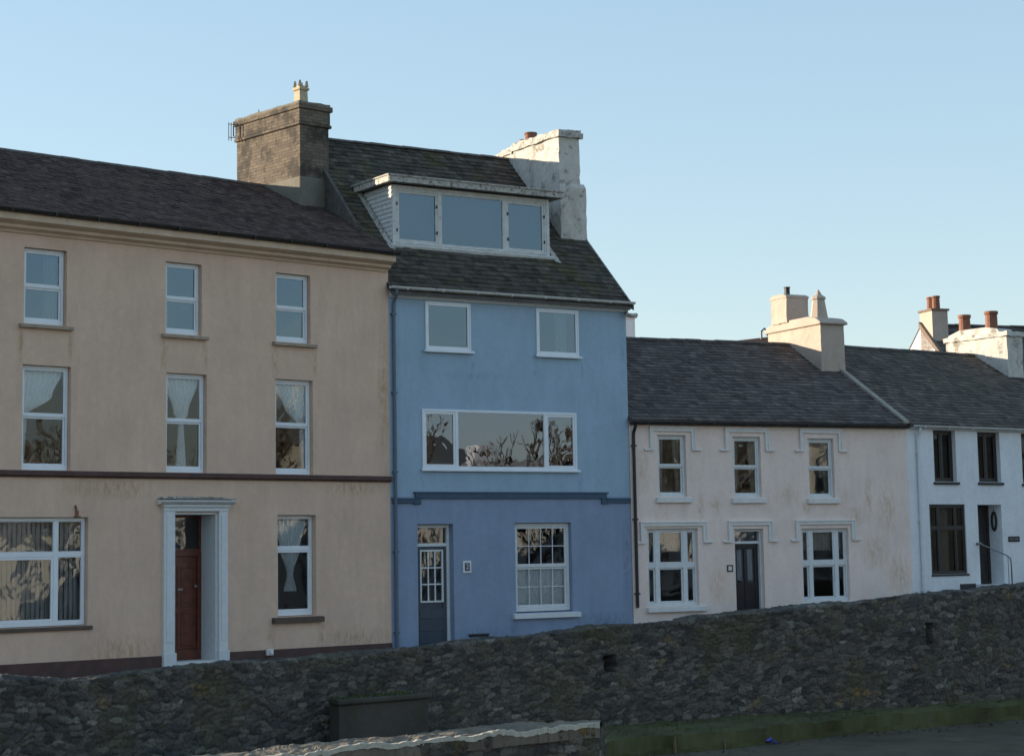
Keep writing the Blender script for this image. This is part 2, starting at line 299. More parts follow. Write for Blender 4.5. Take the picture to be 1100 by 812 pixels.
st = [('t', -18, -2.45), ('t', -9, -2.28), ('t', -4.5, -2.09), ('t', -1, -2.06), ('b', 1.2, -2.0), ('b', 5.6, -1.76), ('w', 1, -1.70), ('w', 6.5, -1.34), ('r', 1, -1.24), ('r', 14, -.85)]
road, pave = B(), B(); rows = []
for k, u, z in st: rows.append((wp(k, u, .25), wp(k, u, -1.25), wp(k, u, -4.25), z))
for a, b_ in zip(rows, rows[1:]):
    pave.quad((*a[1], a[3]), (*b_[1], b_[3]), (*b_[0], b_[3]), (*a[0], a[3]))
    pave.quad((*a[1], a[3] - .13), (*b_[1], b_[3] - .13), (*b_[1], b_[3]), (*a[1], a[3]))
    road.quad((*a[2], a[3] - .14), (*b_[2], b_[3] - .14), (*b_[1], b_[3] - .11), (*a[1], a[3] - .11))
tag(obj('street', road, M['asphalt']), kind='structure'); tag(obj('pavement', pave, M['paving']), kind='structure')

# ---- rubble walls as displaced sheets
def h2(i, j, k=0):
    x = np.sin(i * 127.1 + j * 311.7 + k * 74.7) * 43758.5453; return x - np.floor(x)
def vnoise(x, y, k=0):
    i, j = np.floor(x), np.floor(y); fx, fy = x - i, y - j; fx = fx * fx * (3 - 2 * fx); fy = fy * fy * (3 - 2 * fy)
    return (h2(i, j, k) * (1 - fx) + h2(i + 1, j, k) * fx) * (1 - fy) + (h2(i, j + 1, k) * (1 - fx) + h2(i + 1, j + 1, k) * fx) * fy
def rubble(name, path, ztop, zbot, topw, backh, m, cw=.20, ch=.09, step=.020, depth=.025, holes=(), seed=0, parent=None, edge=.018):
    pts = [np.array(p, float) for p in path]; L = [0]
    for a, b_ in zip(pts, pts[1:]): L.append(L[-1] + np.linalg.norm(b_ - a))
    L = np.array(L); s = np.arange(0, L[-1] + step, step); px = np.interp(s, L, [p[0] for p in pts]); py = np.interp(s, L, [p[1] for p in pts])
    nrm = []
    seg = [(b_ - a) / np.linalg.norm(b_ - a) for a, b_ in zip(pts, pts[1:])]
    segn = [np.array((d[1], -d[0])) for d in seg]
    vn = [segn[0]] + [(a + b_) / np.linalg.norm(a + b_) for a, b_ in zip(segn, segn[1:])] + [segn[-1]]
    r = .25; Lk, nk = [], []
    for i, (l, v) in enumerate(zip(L, vn)):
        if 0 < i < len(L) - 1: Lk += [l - r, l, l + r]; nk += [segn[i - 1], v, segn[i]]
        else: Lk.append(l); nk.append(v)
    nx = np.interp(s, Lk, [v[0] for v in nk]); ny = np.interp(s, Lk, [v[1] for v in nk]); q = np.hypot(nx, ny); nx /= q; ny /= q
    zt = ztop(px) + (vnoise(s * 2.3, s * 0, seed) - .5) * edge * 2 + (vnoise(s * 7, s * 0, seed + 3) - .5) * edge
    H = 3.0; nfr = int(H / step); ntp = max(1, int(topw / step)) if topw else 0; nbk = int(backh / step) if backh else 0
    t = np.arange(nfr + ntp + nbk + 1) * step
    Sg, Tg = np.meshgrid(s, t, indexing='ij')
    Zt = zt[:, None] + 0 * Tg
    front = Tg <= H; top = (Tg > H) & (Tg <= H + topw)
    bz = Zt - (H - Tg)
    base_z = np.where(front, bz, np.where(top, Zt, Zt - (Tg - H - topw)))
    off = np.where(front, 0, np.where(top, -(Tg - H), -topw))          # along outward normal
    wx = Sg + (vnoise(Sg * 2.1, Tg * 2.6, 5 + seed) - .5) * .18 + (vnoise(Sg * 8, Tg * 8, 6 + seed) - .5) * .05
    wy = Tg + (vnoise(Sg * 1.7, Tg * 2.2, 7 + seed) - .5) * .13 + (vnoise(Sg * 9, Tg * 9, 8 + seed) - .5) * .028
    gx, gy = wx / cw, wy / ch; ci, cj = np.floor(gx), np.floor(gy)
    F1 = np.full(gx.shape, 9.); F2 = F1.copy(); I1 = ci * 0; J1 = ci * 0; DX = F1 * 0; DY = F1 * 0
    for di in (-1, 0, 1):
        for dj in (-1, 0, 1):
            a, b_ = ci + di, cj + dj
            fx = a + .5 + (h2(a, b_, 1 + seed) - .5) * .95; fy = b_ + .5 + (h2(a, b_, 2 + seed) - .5) * .8
            dx, dy = gx - fx, gy - fy; d = np.maximum(np.abs(dx), np.abs(dy)) * .55 + np.hypot(dx, dy) * .45
            F2 = np.where(d < F1, F1, np.minimum(F2, d)); k = d < F1
            F1 = np.where(k, d, F1); I1 = np.where(k, a, I1); J1 = np.where(k, b_, J1); DX = np.where(k, dx, DX); DY = np.where(k, dy, DY)
    e = np.clip((F2 - F1) / .13, 0, 1); e = e * e * (3 - 2 * e)
    hsh = h2(I1, J1, 11 + seed)
    disp = e * depth * (.5 + .9 * h2(I1, J1, 12 + seed)) + e * (DX * (h2(I1, J1, 13) - .5) * .03 + DY * (h2(I1, J1, 14) - .5) * .03)
    disp += (vnoise(Sg * 14, Tg * 14, 21) - .5) * .014 + (vnoise(Sg * 26, Tg * 34, 22) - .5) * .012 + (vnoise(Sg * .7, Tg * .9, 23) - .5) * .10
    tone = hsh.copy()
    for (hx, hy, hw, z0, z1) in holes:
        i = np.argmin(np.hypot(px - hx, py - hy)); ins = (np.abs(Sg - s[i]) < hw / 2 + .02 * np.sin(Tg * 40)) & (base_z > z0) & (base_z < z1) & front
        disp = np.where(ins, -.42, disp); tone = np.where(ins, 0, tone); e = np.where(ins, 0, e)
    dzv = np.where(top, disp, 0); dn = np.where(front, disp, np.where(top, 0, -disp))
    X = px[:, None] + nx[:, None] * (off + dn); Y = py[:, None] + ny[:, None] * (off + dn); Z = base_z + dzv
    Z = np.where(front, np.maximum(Z, zbot - .02 * 0), Z)
    V = np.stack([X, Y, Z], -1).reshape(-1, 3); n0, n1 = X.shape
    idx = np.arange(n0 * n1).reshape(n0, n1)
    Q = np.stack([idx[:-1, :-1], idx[1:, :-1], idx[1:, 1:], idx[:-1, 1:]], -1)
    keep = ~((Z[:-1, :-1] <= zbot) & (Z[:-1, 1:] <= zbot)) ; Q = Q[keep]
    used = np.zeros(len(V), bool); used[Q.ravel()] = True; remap = np.cumsum(used) - 1; Q = remap[Q]; V = V[used]
    me = bpy.data.meshes.new(name); nv, nf = len(V), len(Q)
    me.vertices.add(nv); me.vertices.foreach_set('co', V.ravel()); me.loops.add(nf * 4); me.loops.foreach_set('vertex_index', Q.ravel().astype(np.int32))
    me.polygons.add(nf); me.polygons.foreach_set('loop_start', np.arange(nf, dtype=np.int32) * 4); me.polygons.foreach_set('loop_total', np.full(nf, 4, np.int32))
    me.update(calc_edges=True)
    for nme, arr in (('tone', tone), ('joint', e)):
        at = me.attributes.new(nme, 'FLOAT', 'POINT'); at.data.foreach_set('value', arr.reshape(-1)[used].astype(np.float32))
    me.materials.append(m); o = bpy.data.objects.new(name, me); C.objects.link(o)
    if parent is not None: o.parent = parent
    return o
WX = [-16, -8, -6.9, -6.0, -4.87, -4.0, -2.6, -1.9, -.1, 2.35, 6.47, 8.7, 11.5, 20]; WZ = [-1.95, -1.83, -1.92, -1.83, -1.79, -1.80, -1.77, -1.71, -1.64, -1.47, -1.26, -1.06, -.97, -.65]
qtop = lambda x: np.interp(x, WX, WZ)
h1 = wp('b', 2.47, -4.5); h2_ = wp('w', 4.68, -4.5)
qw = rubble('quay_wall', [(-14.4, 25.2), (-2.5, 36.3), (2.35, 39.95), (8.7, 43.1), (19, 50.6)], qtop, -4.1, .42, .5, M['stone'],
            holes=[(*h1, .30, -2.40, -2.06), (*h2_, .20, -2.14, -1.68)])
tag(qw, 'long dark rubble stone quay wall running below all the houses', 'stone wall')

# ledge of algae covered concrete at the foot of the wall
LP = [(-2.2, 35.9, 36.9), (1.0, 36.6, 39.4), (1.72, 37.3, 39.9), (2.55, 37.95, 40.4), (4.1, 38.9, 41.1), (5.7, 40.35, 41.9), (6.9, 41.4, 42.5), (9, 42.75, 43.6), (11.4, 44.3, 45.4), (19, 49.8, 51)]
lg, lf = B(), B()
def jg(x, k, a): return (float(vnoise(x * 3.1, k * 1., 50)) - .5) * a + (float(vnoise(x * 11, k * 1., 51)) - .5) * a * .5
for (x0, f0, b0), (x1, f1, b1) in zip(LP, LP[1:]):
    n = max(6, int((x1 - x0) / .06))
    for i in range(n):
        a, c = i / n, (i + 1) / n
        xa, xb = x0 + (x1 - x0) * a, x0 + (x1 - x0) * c; fa, fb = f0 + (f1 - f0) * a, f0 + (f1 - f0) * c; ba, bb = b0 + (b1 - b0) * a, b0 + (b1 - b0) * c
        m_ = 7
        def TP(x, f, b_, j):
            if j == 0: return (x, f - .02 + jg(x, 9, .10), -4.05)
            if j == 1: return (x, f - .01 + jg(x, 8, .12), -3.78 + jg(x, 3, .05))
            q = (j - 2) / m_; return (x, f + (b_ - f) * q + (jg(x, 7, .10) if j == 2 else 0), -3.52 + .12 * q + jg(x, j, .06))
        for j in range(m_ + 2): lg.quad(TP(xa, fa, ba, j), TP(xb, fb, bb, j), TP(xb, fb, bb, j + 1), TP(xa, fa, ba, j + 1))
        lf.quad((xa + .25, fa - 9, -4.0), (xb + .25, fb - 9, -4.0), (xb, fb - .0, -3.86), (xa, fa - .0, -3.86))
tag(obj('ledge', lg, M['algae'], smooth=False), kind='structure')
gr = B()
for i in range(5200):
    x = random.uniform(1.2, 11.4); f = np.interp(x, [p[0] for p in LP], [p[1] for p in LP]); k = np.interp(x, [p[0] for p in LP], [p[2] for p in LP])
    y = f + (k - f) * random.random() ** .6 * 1.0; dens = float(vnoise(x * 1.3, y * 1.3, 60))
    if dens < .45: continue
    h = random.uniform(.015, .06) * (dens + .3); z = -3.54 + .1 * (y - f) / (k - f); w_ = .016; a = random.uniform(0, 6.28)
    gr.quad((x - w_ * math.cos(a), y - w_ * math.sin(a), z), (x + w_ * math.cos(a), y + w_ * math.sin(a), z), (x + random.uniform(-.04, .04), y + random.uniform(-.05, .02), z + h))
tag(obj('ledge_weed', gr, M['moss']), 'short green weed and algae growing along the top of the ledge', 'weed', kind='stuff')
db = B()
for i in range(420):
    x = random.uniform(1.9, 11); f = float(np.interp(x, [p[0] for p in LP], [p[1] for p in LP])); y = f - abs(random.gauss(0, .35)) - .03; s_ = random.uniform(.012, .05); z = -3.88
    db.add([(x + random.uniform(-s_, s_), y + random.uniform(-s_, s_), z + random.uniform(-.2, 1) * s_) for _ in range(6)], [(0, 1, 2), (0, 2, 3), (0, 3, 4), (1, 2, 5), (2, 3, 5), (3, 4, 5), (0, 1, 5)])
M['slip'] = m_render('brown_slip_concrete', (.105, .085, .060), var=.25, grain=18, gb=.7, stain=(.2, .25, .15), stain_amt=.8, stain_scale=.6)
tag(obj('loose_stones', db, M['ridge']), 'scatter of small loose stones along the foot of the algae ledge', 'stones', kind='stuff')
tag(obj('slipway', lf, M['slip']), kind='structure')

# near wall with its pale worn top
nwr = root('low_wall', .2, 31.2, -4.02, 0, 'low thick rubble wall in the foreground with a pale worn top', 'stone wall')
fr = [(-7.2, 23.6), (-3.62, 27.2), (-2.78, 28.4), (-.68, 30.3), (.2, 31.2), (1.30, 32.0)]
bk = [(-8.6, 24.9), (-4.75, 28.5), (-2.94, 30.25), (-1.04, 32.0), (.22, 33.3), (1.36, 32.75)]
o = rubble('stonework', fr + [(1.42, 32.9), (.25, 33.35)], lambda x: -2.79 + 0 * x, -4.1, 0, 0, M['stone_near'], cw=.24, ch=.11, step=.02, depth=.032, seed=40, edge=.01)
o.parent = nwr; o.matrix_parent_inverse = Matrix.Translation(-Vector(nwr.location))
def sheet_top(fr, bk, z, ns=200, nc=22):
    L = np.linspace(0, len(fr) - 1, ns + 1); b = B(); ed = B()
    F = np.stack([np.interp(L, range(len(fr)), [p[i] for p in fr]) for i in (0, 1)], 1); K = np.stack([np.interp(L, range(len(bk)), [p[i] for p in bk]) for i in (0, 1)], 1)
    V = []
    for i in range(ns + 1):
        d = (F[i] - K[i]); d /= np.linalg.norm(d); jit = (float(vnoise(L[i] * 9, 0., 3)) - .5) * .10 + (float(vnoise(L[i] * 27, 0., 4)) - .5) * .05; f = F[i] + d * (.06 + jit)
        kk = K[i] - d * ((float(vnoise(L[i] * 7, 0., 9)) - .5) * .25)
        for j in range(nc + 1):
            p = f + (kk - f) * j / nc; n_ = float(vnoise(p[0] * 3, p[1] * 3, 5)) * .07 + float(vnoise(p[0] * 10, p[1] * 10, 6)) * .045
            V.append((p[0], p[1], z + n_ - .10 * (j / nc) ** 6))
        ed.v += [(f[0] + d[0] * .012, f[1] + d[1] * .012, V[-nc - 1][2] + .012), (f[0] + d[0] * .02, f[1] + d[1] * .02, V[-nc - 1][2] - .045 - .03 * float(vnoise(L[i] * 16, 0., 8))), (f[0] - d[0] * .10, f[1] - d[1] * .10, V[-nc - 1][2] + .016)]
    b.v = V; b.f = [(i * (nc + 1) + j, (i + 1) * (nc + 1) + j, (i + 1) * (nc + 1) + j + 1, i * (nc + 1) + j + 1) for i in range(ns) for j in range(nc)]
    for i in range(ns):
        a, c = 3 * i, 3 * i + 3; ed.f += [(a + 1, c + 1, c, a), (a, c, c + 2, a + 2)]
    o0 = len(b.v); b.v += [(V[i * (nc + 1)][0], V[i * (nc + 1)][1], z - .16) for i in range(ns + 1)]
    b.f += [(o0 + i, o0 + i + 1, (i + 1) * (nc + 1), i * (nc + 1)) for i in range(ns)]
    return b, ed
tb, te = sheet_top(fr, bk, -2.80)
for n_, b_, mm in (('wall_top', tb, 'coping'), ('pale_edge', te, 'pale_strip')):
    o = obj(n_, b_, M[mm]); o.parent = nwr; o.matrix_parent_inverse = Matrix.Translation(-Vector(nwr.location))

# concrete block built against the quay wall, moss on its top
a0, a1 = wp('t', -5.05, -4.45), wp('t', -2.97, -4.45); f0, f1 = wp('t', -5.2, -4.95), wp('t', -3.15, -4.95)
kb = B(); kb.poly([f0, f1, a1, a0], -4.05, -2.60); kb.poly([wp('t', -5.25, -5.0), wp('t', -3.1, -5.0), wp('t', -2.95, -4.5), wp('t', -5.1, -4.5)], -2.60, -2.50)
M['dark_block'] = m_render('wet_dark_concrete', (.070, .063, .054), var=.3, grain=14, gb=1., stain=(.5, .6, .3), stain_amt=.8, stain_scale=3)
tag(obj('concrete_block', kb, M['dark_block'], bevel=.03), 'dark concrete block built against the foot of the quay wall', 'concrete block')
mb = B()
for i in range(420):
    u = random.uniform(-5.2, -3.4); v = random.uniform(-4.97, -4.5); x, y = wp('t', u, v); h = random.uniform(.01, .055); w_ = .02; a = random.uniform(0, 6.28)
    mb.quad((x - w_ * math.cos(a), y - w_ * math.sin(a), -2.51), (x + w_ * math.cos(a), y + w_ * math.sin(a), -2.51), (x + random.uniform(-.04, .04), y + random.uniform(-.04, .04), -2.5 + h))
tag(obj('moss', mb, M['moss']), 'green moss and grass on top of the dark concrete block', 'moss', kind='stuff')
def tuft(x, y, z, h, n, label, m='moss', spread=.12):
    b = B()
    for i in range(n):
        a = random.uniform(0, 6.28); r = random.uniform(0, spread * .4); bx, by = x + r * math.cos(a), y + r * math.sin(a); l = random.uniform(.5, 1) * h; t = random.uniform(0, spread)
        pv = Vector((-math.sin(a), math.cos(a), 0)) * .007; p0 = Vector((bx, by, z)); p1 = p0 + Vector((math.cos(a) * t * .4, math.sin(a) * t * .4, l * .7)); p2 = p0 + Vector((math.cos(a) * t, math.sin(a) * t, l))
        b.add([p0 - pv, p0 + pv, p1 + pv, p1 - pv, p2], [(0, 1, 2, 3), (3, 2, 4)])
    return tag(obj('grass_tuft', b, M[m]), label, 'weed', 'weeds growing on the quay')
M['dry'] = m_plain('dry_grass', (.22, .19, .11), .9, .2, 20, .1)
tuft(2.98, 38.15, -3.88, .40, 16, 'dry pale weed standing against the green algae ledge', 'dry', .07)
tuft(4.0, 38.75, -3.88, .28, 14, 'smaller dry weed against the algae ledge beside the blue litter', 'dry', .06)
lt = B()
for i in range(9):
    x, y, z = 5.02 + random.uniform(-.13, .13), 39.62 + random.uniform(-.05, .05), -3.86 + random.uniform(0, .04); s_ = random.uniform(.04, .1)
    lt.add([(x + random.uniform(-s_, s_), y + random.uniform(-s_, s_), z + random.uniform(0, s_)) for _ in range(5)], [(0, 1, 2), (1, 2, 3), (2, 3, 4), (0, 3, 4)])
tag(obj('plastic_litter', lt, M['litter']), 'crumpled blue plastic litter lying at the edge of the slipway', 'litter')

# ------------------------------------------------------------------ building helpers (local u along the facade, v into the house, z up)
def facade(b, u0, u1, z0, z1, ops, v=0, skip_reveal=False):
    us = sorted({u0, u1, *[x for o in ops for x in o[:2] if u0 < x < u1]}); zs = sorted({z0, z1, *[x for o in ops for x in o[2:4] if z0 < x < z1]})
    for ua, ub in zip(us, us[1:]):
        for za, zb in zip(zs, zs[1:]):
            cu, cz = (ua + ub) / 2, (za + zb) / 2
            if any(o[0] < cu < o[1] and o[2] < cz < o[3] for o in ops): continue
            b.quad((ua, v, za), (ub, v, za), (ub, v, zb), (ua, v, zb))
    for (a, c, d, e, dep) in ops:
        d2, e2 = max(d, z0), min(e, z1)
        if e2 <= d2: continue
        b.quad((a, v, d2), (a, v, e2), (a, v + dep, e2), (a, v + dep, d2)); b.quad((c, v, d2), (c, v + dep, d2), (c, v + dep, e2), (c, v, e2))
        if e <= z1: b.quad((a, v, e2), (c, v, e2), (c, v + dep, e2), (a, v + dep, e2))
        if d >= z0: b.quad((a, v, d2), (a, v + dep, d2), (c, v + dep, d2), (c, v, d2))
def shell(b, u0, u1, zb, zw, vr, zr, k0, k1):      # sides and back of a gabled house
    for u, k in ((u0, k0), (u1, k1)):
        b.quad((u, 0, zb), (u + k * 2 * vr, 2 * vr, zb), (u + k * 2 * vr, 2 * vr, zw), (u + k * vr, vr, zr), (u, 0, zw))
    b.quad((u0 + k0 * 2 * vr, 2 * vr, zb), (u1 + k1 * 2 * vr, 2 * vr, zb), (u1 + k1 * 2 * vr, 2 * vr, zw), (u0 + k0 * 2 * vr, 2 * vr, zw))
def slates(v0, z0, v1, z1, L, R, w=.30, ex=.19, jz=.006, back=True, sag=0):
    b = B(); dv, dz = v1 - v0, z1 - z0; ln = math.hypot(dv, dz); tv, tz = dv / ln, dz / ln; nv, nz = -tz, tv
    n = max(1, round(ln / ex)); ex = ln / n; th = .016
    for i in range(n):
        d0 = i * ex; va, za = v0 + tv * d0, z0 + tz * d0; u = L(va) - (w * .5 if i % 2 else 0) + random.uniform(-.03, .03); end = R(va)
        wob = [random.uniform(-.012, .012) for _ in range(40)]
        j = 0
        while u < end:
            ww = w * random.uniform(.82, 1.15); a, c = max(u, L(va)), min(u + ww, end); u += ww; j += 1
            if c - a < .03: continue
            lift = th + random.uniform(0, jz) + .0; slip = random.uniform(-.006, .006) - (random.uniform(.02, .06) if random.random() < .012 else 0); g_ = .005
            yo = sag * math.sin(a * 1.7) * .5
            def P(uu, d, h): return (uu, va + tv * d + nv * h, za + tz * d + nz * h + yo)
            l2 = lift + random.uniform(-.003, .003)
            b.add([P(a + g_, slip, lift), P(c - g_, slip, l2), P(c - g_, ex * 1.05 + slip, .004), P(a + g_, ex * 1.05 + slip, .004), P(a + g_, slip, lift - th - .004), P(c - g_, slip, l2 - th - .004)],
                  [(0, 1, 2, 3), (4, 5, 1, 0)])
    return b
def deck(v0, z0, v1, z1, L, R, drop=.012, th=.06, vb=None):   # the boarding below the slates, and the rear slope
    b = B(); vb = vb or 2 * v1 - v0
    for (va, za, vb_, zb_) in ((v0, z0, v1, z1), (v1, z1, vb, z0)):
        p = [(L(va), va, za - drop), (R(va), va, za - drop), (R(vb_), vb_, zb_ - drop), (L(vb_), vb_, zb_ - drop)]
        q = [(x, y, z - th) for x, y, z in p]
        b.add(p + q, [(0, 1, 2, 3), (7, 6, 5, 4), (0, 4, 5, 1), (1, 5, 6, 2), (2, 6, 7, 3), (3, 7, 4, 0)])
    return b
def ridge(v, z, ua, ub, r=.10, seg=.45):
    b = B(); u = ua
    while u < ub - .05:
        e = min(u + seg, ub); dz_ = random.uniform(-.008, .008); prof = []
        n = 6; pts = []
        for uu, rr in ((u + .004, r * 1.04), (e - .004, r)):
            pts += [(uu, v + rr * math.cos(math.pi * k / n), z - .045 + dz_ + rr * .75 * math.sin(math.pi * k / n)) for k in range(n + 1)]
        b.add(pts, [(k, k + 1, n + 2 + k, n + 1 + k) for k in range(n)] + [tuple(range(n + 1)), tuple(range(n + 1, 2 * n + 2))[::-1]]); u = e
    return b
def roof(parent, m, v0, z0, v1, z1, L, R, w=.3, ex=.19, sag=0, lab=None, rid=True, jz=.006):
    o = obj('roof', slates(v0, z0, v1, z1, L, R, w, ex, jz, sag=sag), m, parent)
    obj('roof_deck', deck(v0, z0, v1, z1, L, R), M['ridge'], o)
    if rid: obj('ridge_tiles', ridge(v1, z1 + .02, L(v1), R(v1)), M['ridge'], o)
    return o

def window(parent, u0, u1, z0, z1, vd, fm='upvc', ft=.055, mull=(), trans=(), mt=.05, st=.04, bars=None, sash=None, glass='glass', sill=None, sm='tan_sill', depth=.07, stag=0, ftb=None, label=None):
    """frame with a grid of lights; bars(i,j)->(nx,nz); sash(i,j)->bool"""
    fb = B(); ftb = ftb or ft
    fb.rim(u0, u1, z0, z1, vd, vd + depth, ft, tb=ftb)
    us = [u0 + ft] + [x for m_ in mull for x in (m_ - mt / 2, m_ + mt / 2)] + [u1 - ft]
    zs = [z0 + ftb] + [x for t_ in trans for x in (t_ - mt / 2, t_ + mt / 2)] + [z1 - ft]
    for m_ in mull: fb.box(m_ - mt / 2, m_ + mt / 2, vd + .004, vd + depth - .004, z0 + ftb, z1 - ft)
    cols = list(zip(us[::2], us[1::2])); rws = list(zip(zs[::2], zs[1::2]))
    for (a, c) in cols:
        for t_ in trans: fb.box(a, c, vd + .006, vd + depth - .006, t_ - mt / 2, t_ + mt / 2)
    w = obj('window', fb, M[fm], parent, bevel=.004, label=label)
    gb = B()
    for i, (a, c) in enumerate(cols):
        for j, (d, e) in enumerate(rws):
            s_on = True if sash is None else sash(i, j); off = (stag if j == 0 else 0) + .012; t_ = st if s_on else .012
            sb = B()
            sb.rim(a + .002, c - .002, d + .002, e - .002, vd + off, vd + off + .045, t_)
            if bars:
                nx, nz = bars(i, j); A, Cc, D, E_ = a + t_, c - t_, d + t_, e - t_; bt = .018
                for k in range(1, nx): x = A + (Cc - A) * k / nx; sb.box(x - bt / 2, x + bt / 2, vd + off + .008, vd + off + .03, D, E_)
                for k in range(1, nz): z = D + (E_ - D) * k / nz; sb.box(A, Cc, vd + off + .010, vd + off + .028, z - bt / 2, z + bt / 2)
            obj('sash', sb, M[fm], w)
            g_ = vd + off + .022; tl = [random.uniform(-.004, .004) for _ in range(3)]
            gb.quad((a + t_ - .004, g_, d + t_ - .004), (c - t_ + .004, g_ + tl[0], d + t_ - .004), (c - t_ + .004, g_ + tl[1], e - t_ + .004), (a + t_ - .004, g_ + tl[2], e - t_ + .004))
    obj('pane', gb, M[glass], w)
    if sill:
        su0, su1, sz0, sz1, sv = sill; b = B(); b.extr([(-sv, sz0), (-sv, sz1 - .015), (vd, sz1 + .008), (vd, sz0)], su0, su1); obj('sill', b, M[sm], w, bevel=.006)
    return w
def drape(w, rows, v, m='net', amp=.025, folds=9, n=54, name='curtain'):
    """rows of (z, left, right) from top to bottom"""
    b = B(); R_ = []
    rr = []
    for (za, la, ra), (zb, lb, rb) in zip(rows, rows[1:]):
        for k in range(8):
            t = k / 8; s_ = t * t * (3 - 2 * t); rr.append((za + (zb - za) * t, la + (lb - la) * s_, ra + (rb - ra) * s_))
    rr.append(rows[-1])
    for z, l, r in rr: R_ += [(l + (r - l) * j / n, v + amp * math.sin(folds * 2 * math.pi * j / n + .6 * math.sin(j * .9)), z) for j in range(n + 1)]
    b.add(R_, [(i * (n + 1) + j, i * (n + 1) + j + 1, (i + 1) * (n + 1) + j + 1, (i + 1) * (n + 1) + j) for i in range(len(rr) - 1) for j in range(n)])
    return obj(name, b, M[m], w, smooth=True)
def gutter(parent, v, z, ua, ub, r=.06, m='gutter', brackets=True):
    b = B(); n = 8
    prof = [(v + r * math.cos(math.pi + math.pi * k / n), z + r * math.sin(math.pi + math.pi * k / n)) for k in range(n + 1)]
    prof += [(v + (r - .012) * math.cos(2 * math.pi - math.pi * k / n), z + (r - .012) * math.sin(2 * math.pi - math.pi * k / n)) for k in range(n + 1)]
    b.extr(prof, ua, ub)
    if brackets:
        u = ua + .4
        while u < ub: b.box(u - .012, u + .012, v - r - .006, v + r + .04, z - r - .01, z - .0); u += .9
    return obj('gutter', b, M[m], parent)
def downpipe(parent, pts, m='gutter', r=.035):
    b = B(); b.tube(pts, r, 10)
    z0, z1 = pts[-1][2], pts[-2][2]; z = z0 + .3
    while z < z1: b.box(pts[-1][0] - .055, pts[-1][0] + .055, pts[-1][1] - .042, .0, z, z + .035); z += 1.7
    return obj('downpipe', b, M[m], parent)
def rough_box(b, u0, u1, v0, v1, z0, z1, n=5, j=.012):
    """a box with subdivided, slightly uneven faces"""
    def grid(o, a, c, na, nc):
        base_ = len(b.v)
        for i in range(na + 1):
            for k in range(nc + 1):
                p = [o[q] + a[q] * i / na + c[q] * k / nc for q in range(3)]
                hh = math.sin(p[0] * 91.3 + p[1] * 47.1 + p[2] * 63.7) * 1e4; hh2 = math.sin(p[0] * 31.3 + p[1] * 77.1 + p[2] * 23.7) * 1e4; hh3 = math.sin(p[0] * 61.3 + p[1] * 17.1 + p[2] * 43.7) * 1e4
                b.v.append((p[0] + (hh % 1 - .5) * j * 2, p[1] + (hh2 % 1 - .5) * j * 2, p[2] + (hh3 % 1 - .5) * j * 2))
        for i in range(na):
            for k in range(nc): q = base_ + i * (nc + 1) + k; b.f.append((q, q + nc + 1, q + nc + 2, q + 1))
    U, V, Z = u1 - u0, v1 - v0, z1 - z0; s_ = lambda x: max(1, round(x / .16))
    grid((u0, v0, z0), (U, 0, 0), (0, 0, Z), s_(U), s_(Z)); grid((u1, v1, z0), (-U, 0, 0), (0, 0, Z), s_(U), s_(Z))
    grid((u0, v1, z0), (0, -V, 0), (0, 0, Z), s_(V), s_(Z)); grid((u1, v0, z0), (0, V, 0), (0, 0, Z), s_(V), s_(Z))
    grid((u0, v0, z1), (U, 0, 0), (0, V, 0), s_(U), s_(V)); grid((u0, v1, z0), (U, 0, 0), (0, -V, 0), s_(U), s_(V))
    return b

# ================================================================== TAN HOUSE
T = root('terraced_house', *O['t'], -2.1, YAW['t'], 'tall tan roughcast house at the left with brown band and plinth', 'house')
TL = -12.3
w3 = [(-8.70, -7.81, 4.40, 5.83), (-5.62, -4.78, 4.40, 5.83), (-2.97, -2.09, 4.40, 5.83)]
w2 = [(-8.71, -7.70, 1.68, 3.63), (-5.60, -4.66, 1.68, 3.63), (-2.99, -2.04, 1.68, 3.63)]
ops = [(*w, .17) for w in w3 + w2] + [(-10.67, -7.31, -1.20, .81, .17), (-5.42, -4.42, -2.02, .90, .6), (-2.95, -1.98, -1.20, .85, .2), (-11.9, -11.1, 4.4, 5.83, .17), (-11.9, -11.0, 1.68, 3.63, .17)]
b = B(); facade(b, TL, 0, -4.1, 6.55, ops); shell(b, TL, -.002, -4.1, 6.57, 4.3, 8.53, 0, .17)
obj('wall', b, M['tan'], T)
b = B(); b.box(TL, -5.70, -.03, .0, -4.0, -1.845); b.box(-4.19, .0, -.03, .0, -4.0, -1.845); obj('plinth', b, M['brown'], T, bevel=.008)
b = B(); b.extr([(0, 1.55), (-.05, 1.55), (-.09, 1.585), (-.09, 1.65), (-.07, 1.668), (0, 1.675)], TL, -.01); obj('string_band', b, M['brown'], T)
b = B(); b.extr([(0, 6.08), (-.04, 6.08), (-.06, 6.12), (-.16, 6.16), (-.17, 6.21), (-.26, 6.24), (-.33, 6.27), (-.33, 6.40), (0, 6.44)], TL, -.04); obj('cornice', b, M['tan_trim'], T)
gutter(T, -.40, 6.47, TL, .0, .065)
b = B(); b.extr([(-.345, 6.40), (-.345, 6.43), (0.1, 6.62), (0.1, 6.44)], TL, -.02); obj('eaves_board', b, M['gutter'], T)
roof(T, M['slate_t'], -.40, 6.47, 4.3, 8.60, lambda v: TL, lambda v: max(0, v) * .17 - .02, w=.20, ex=.165, sag=.012, jz=.010)
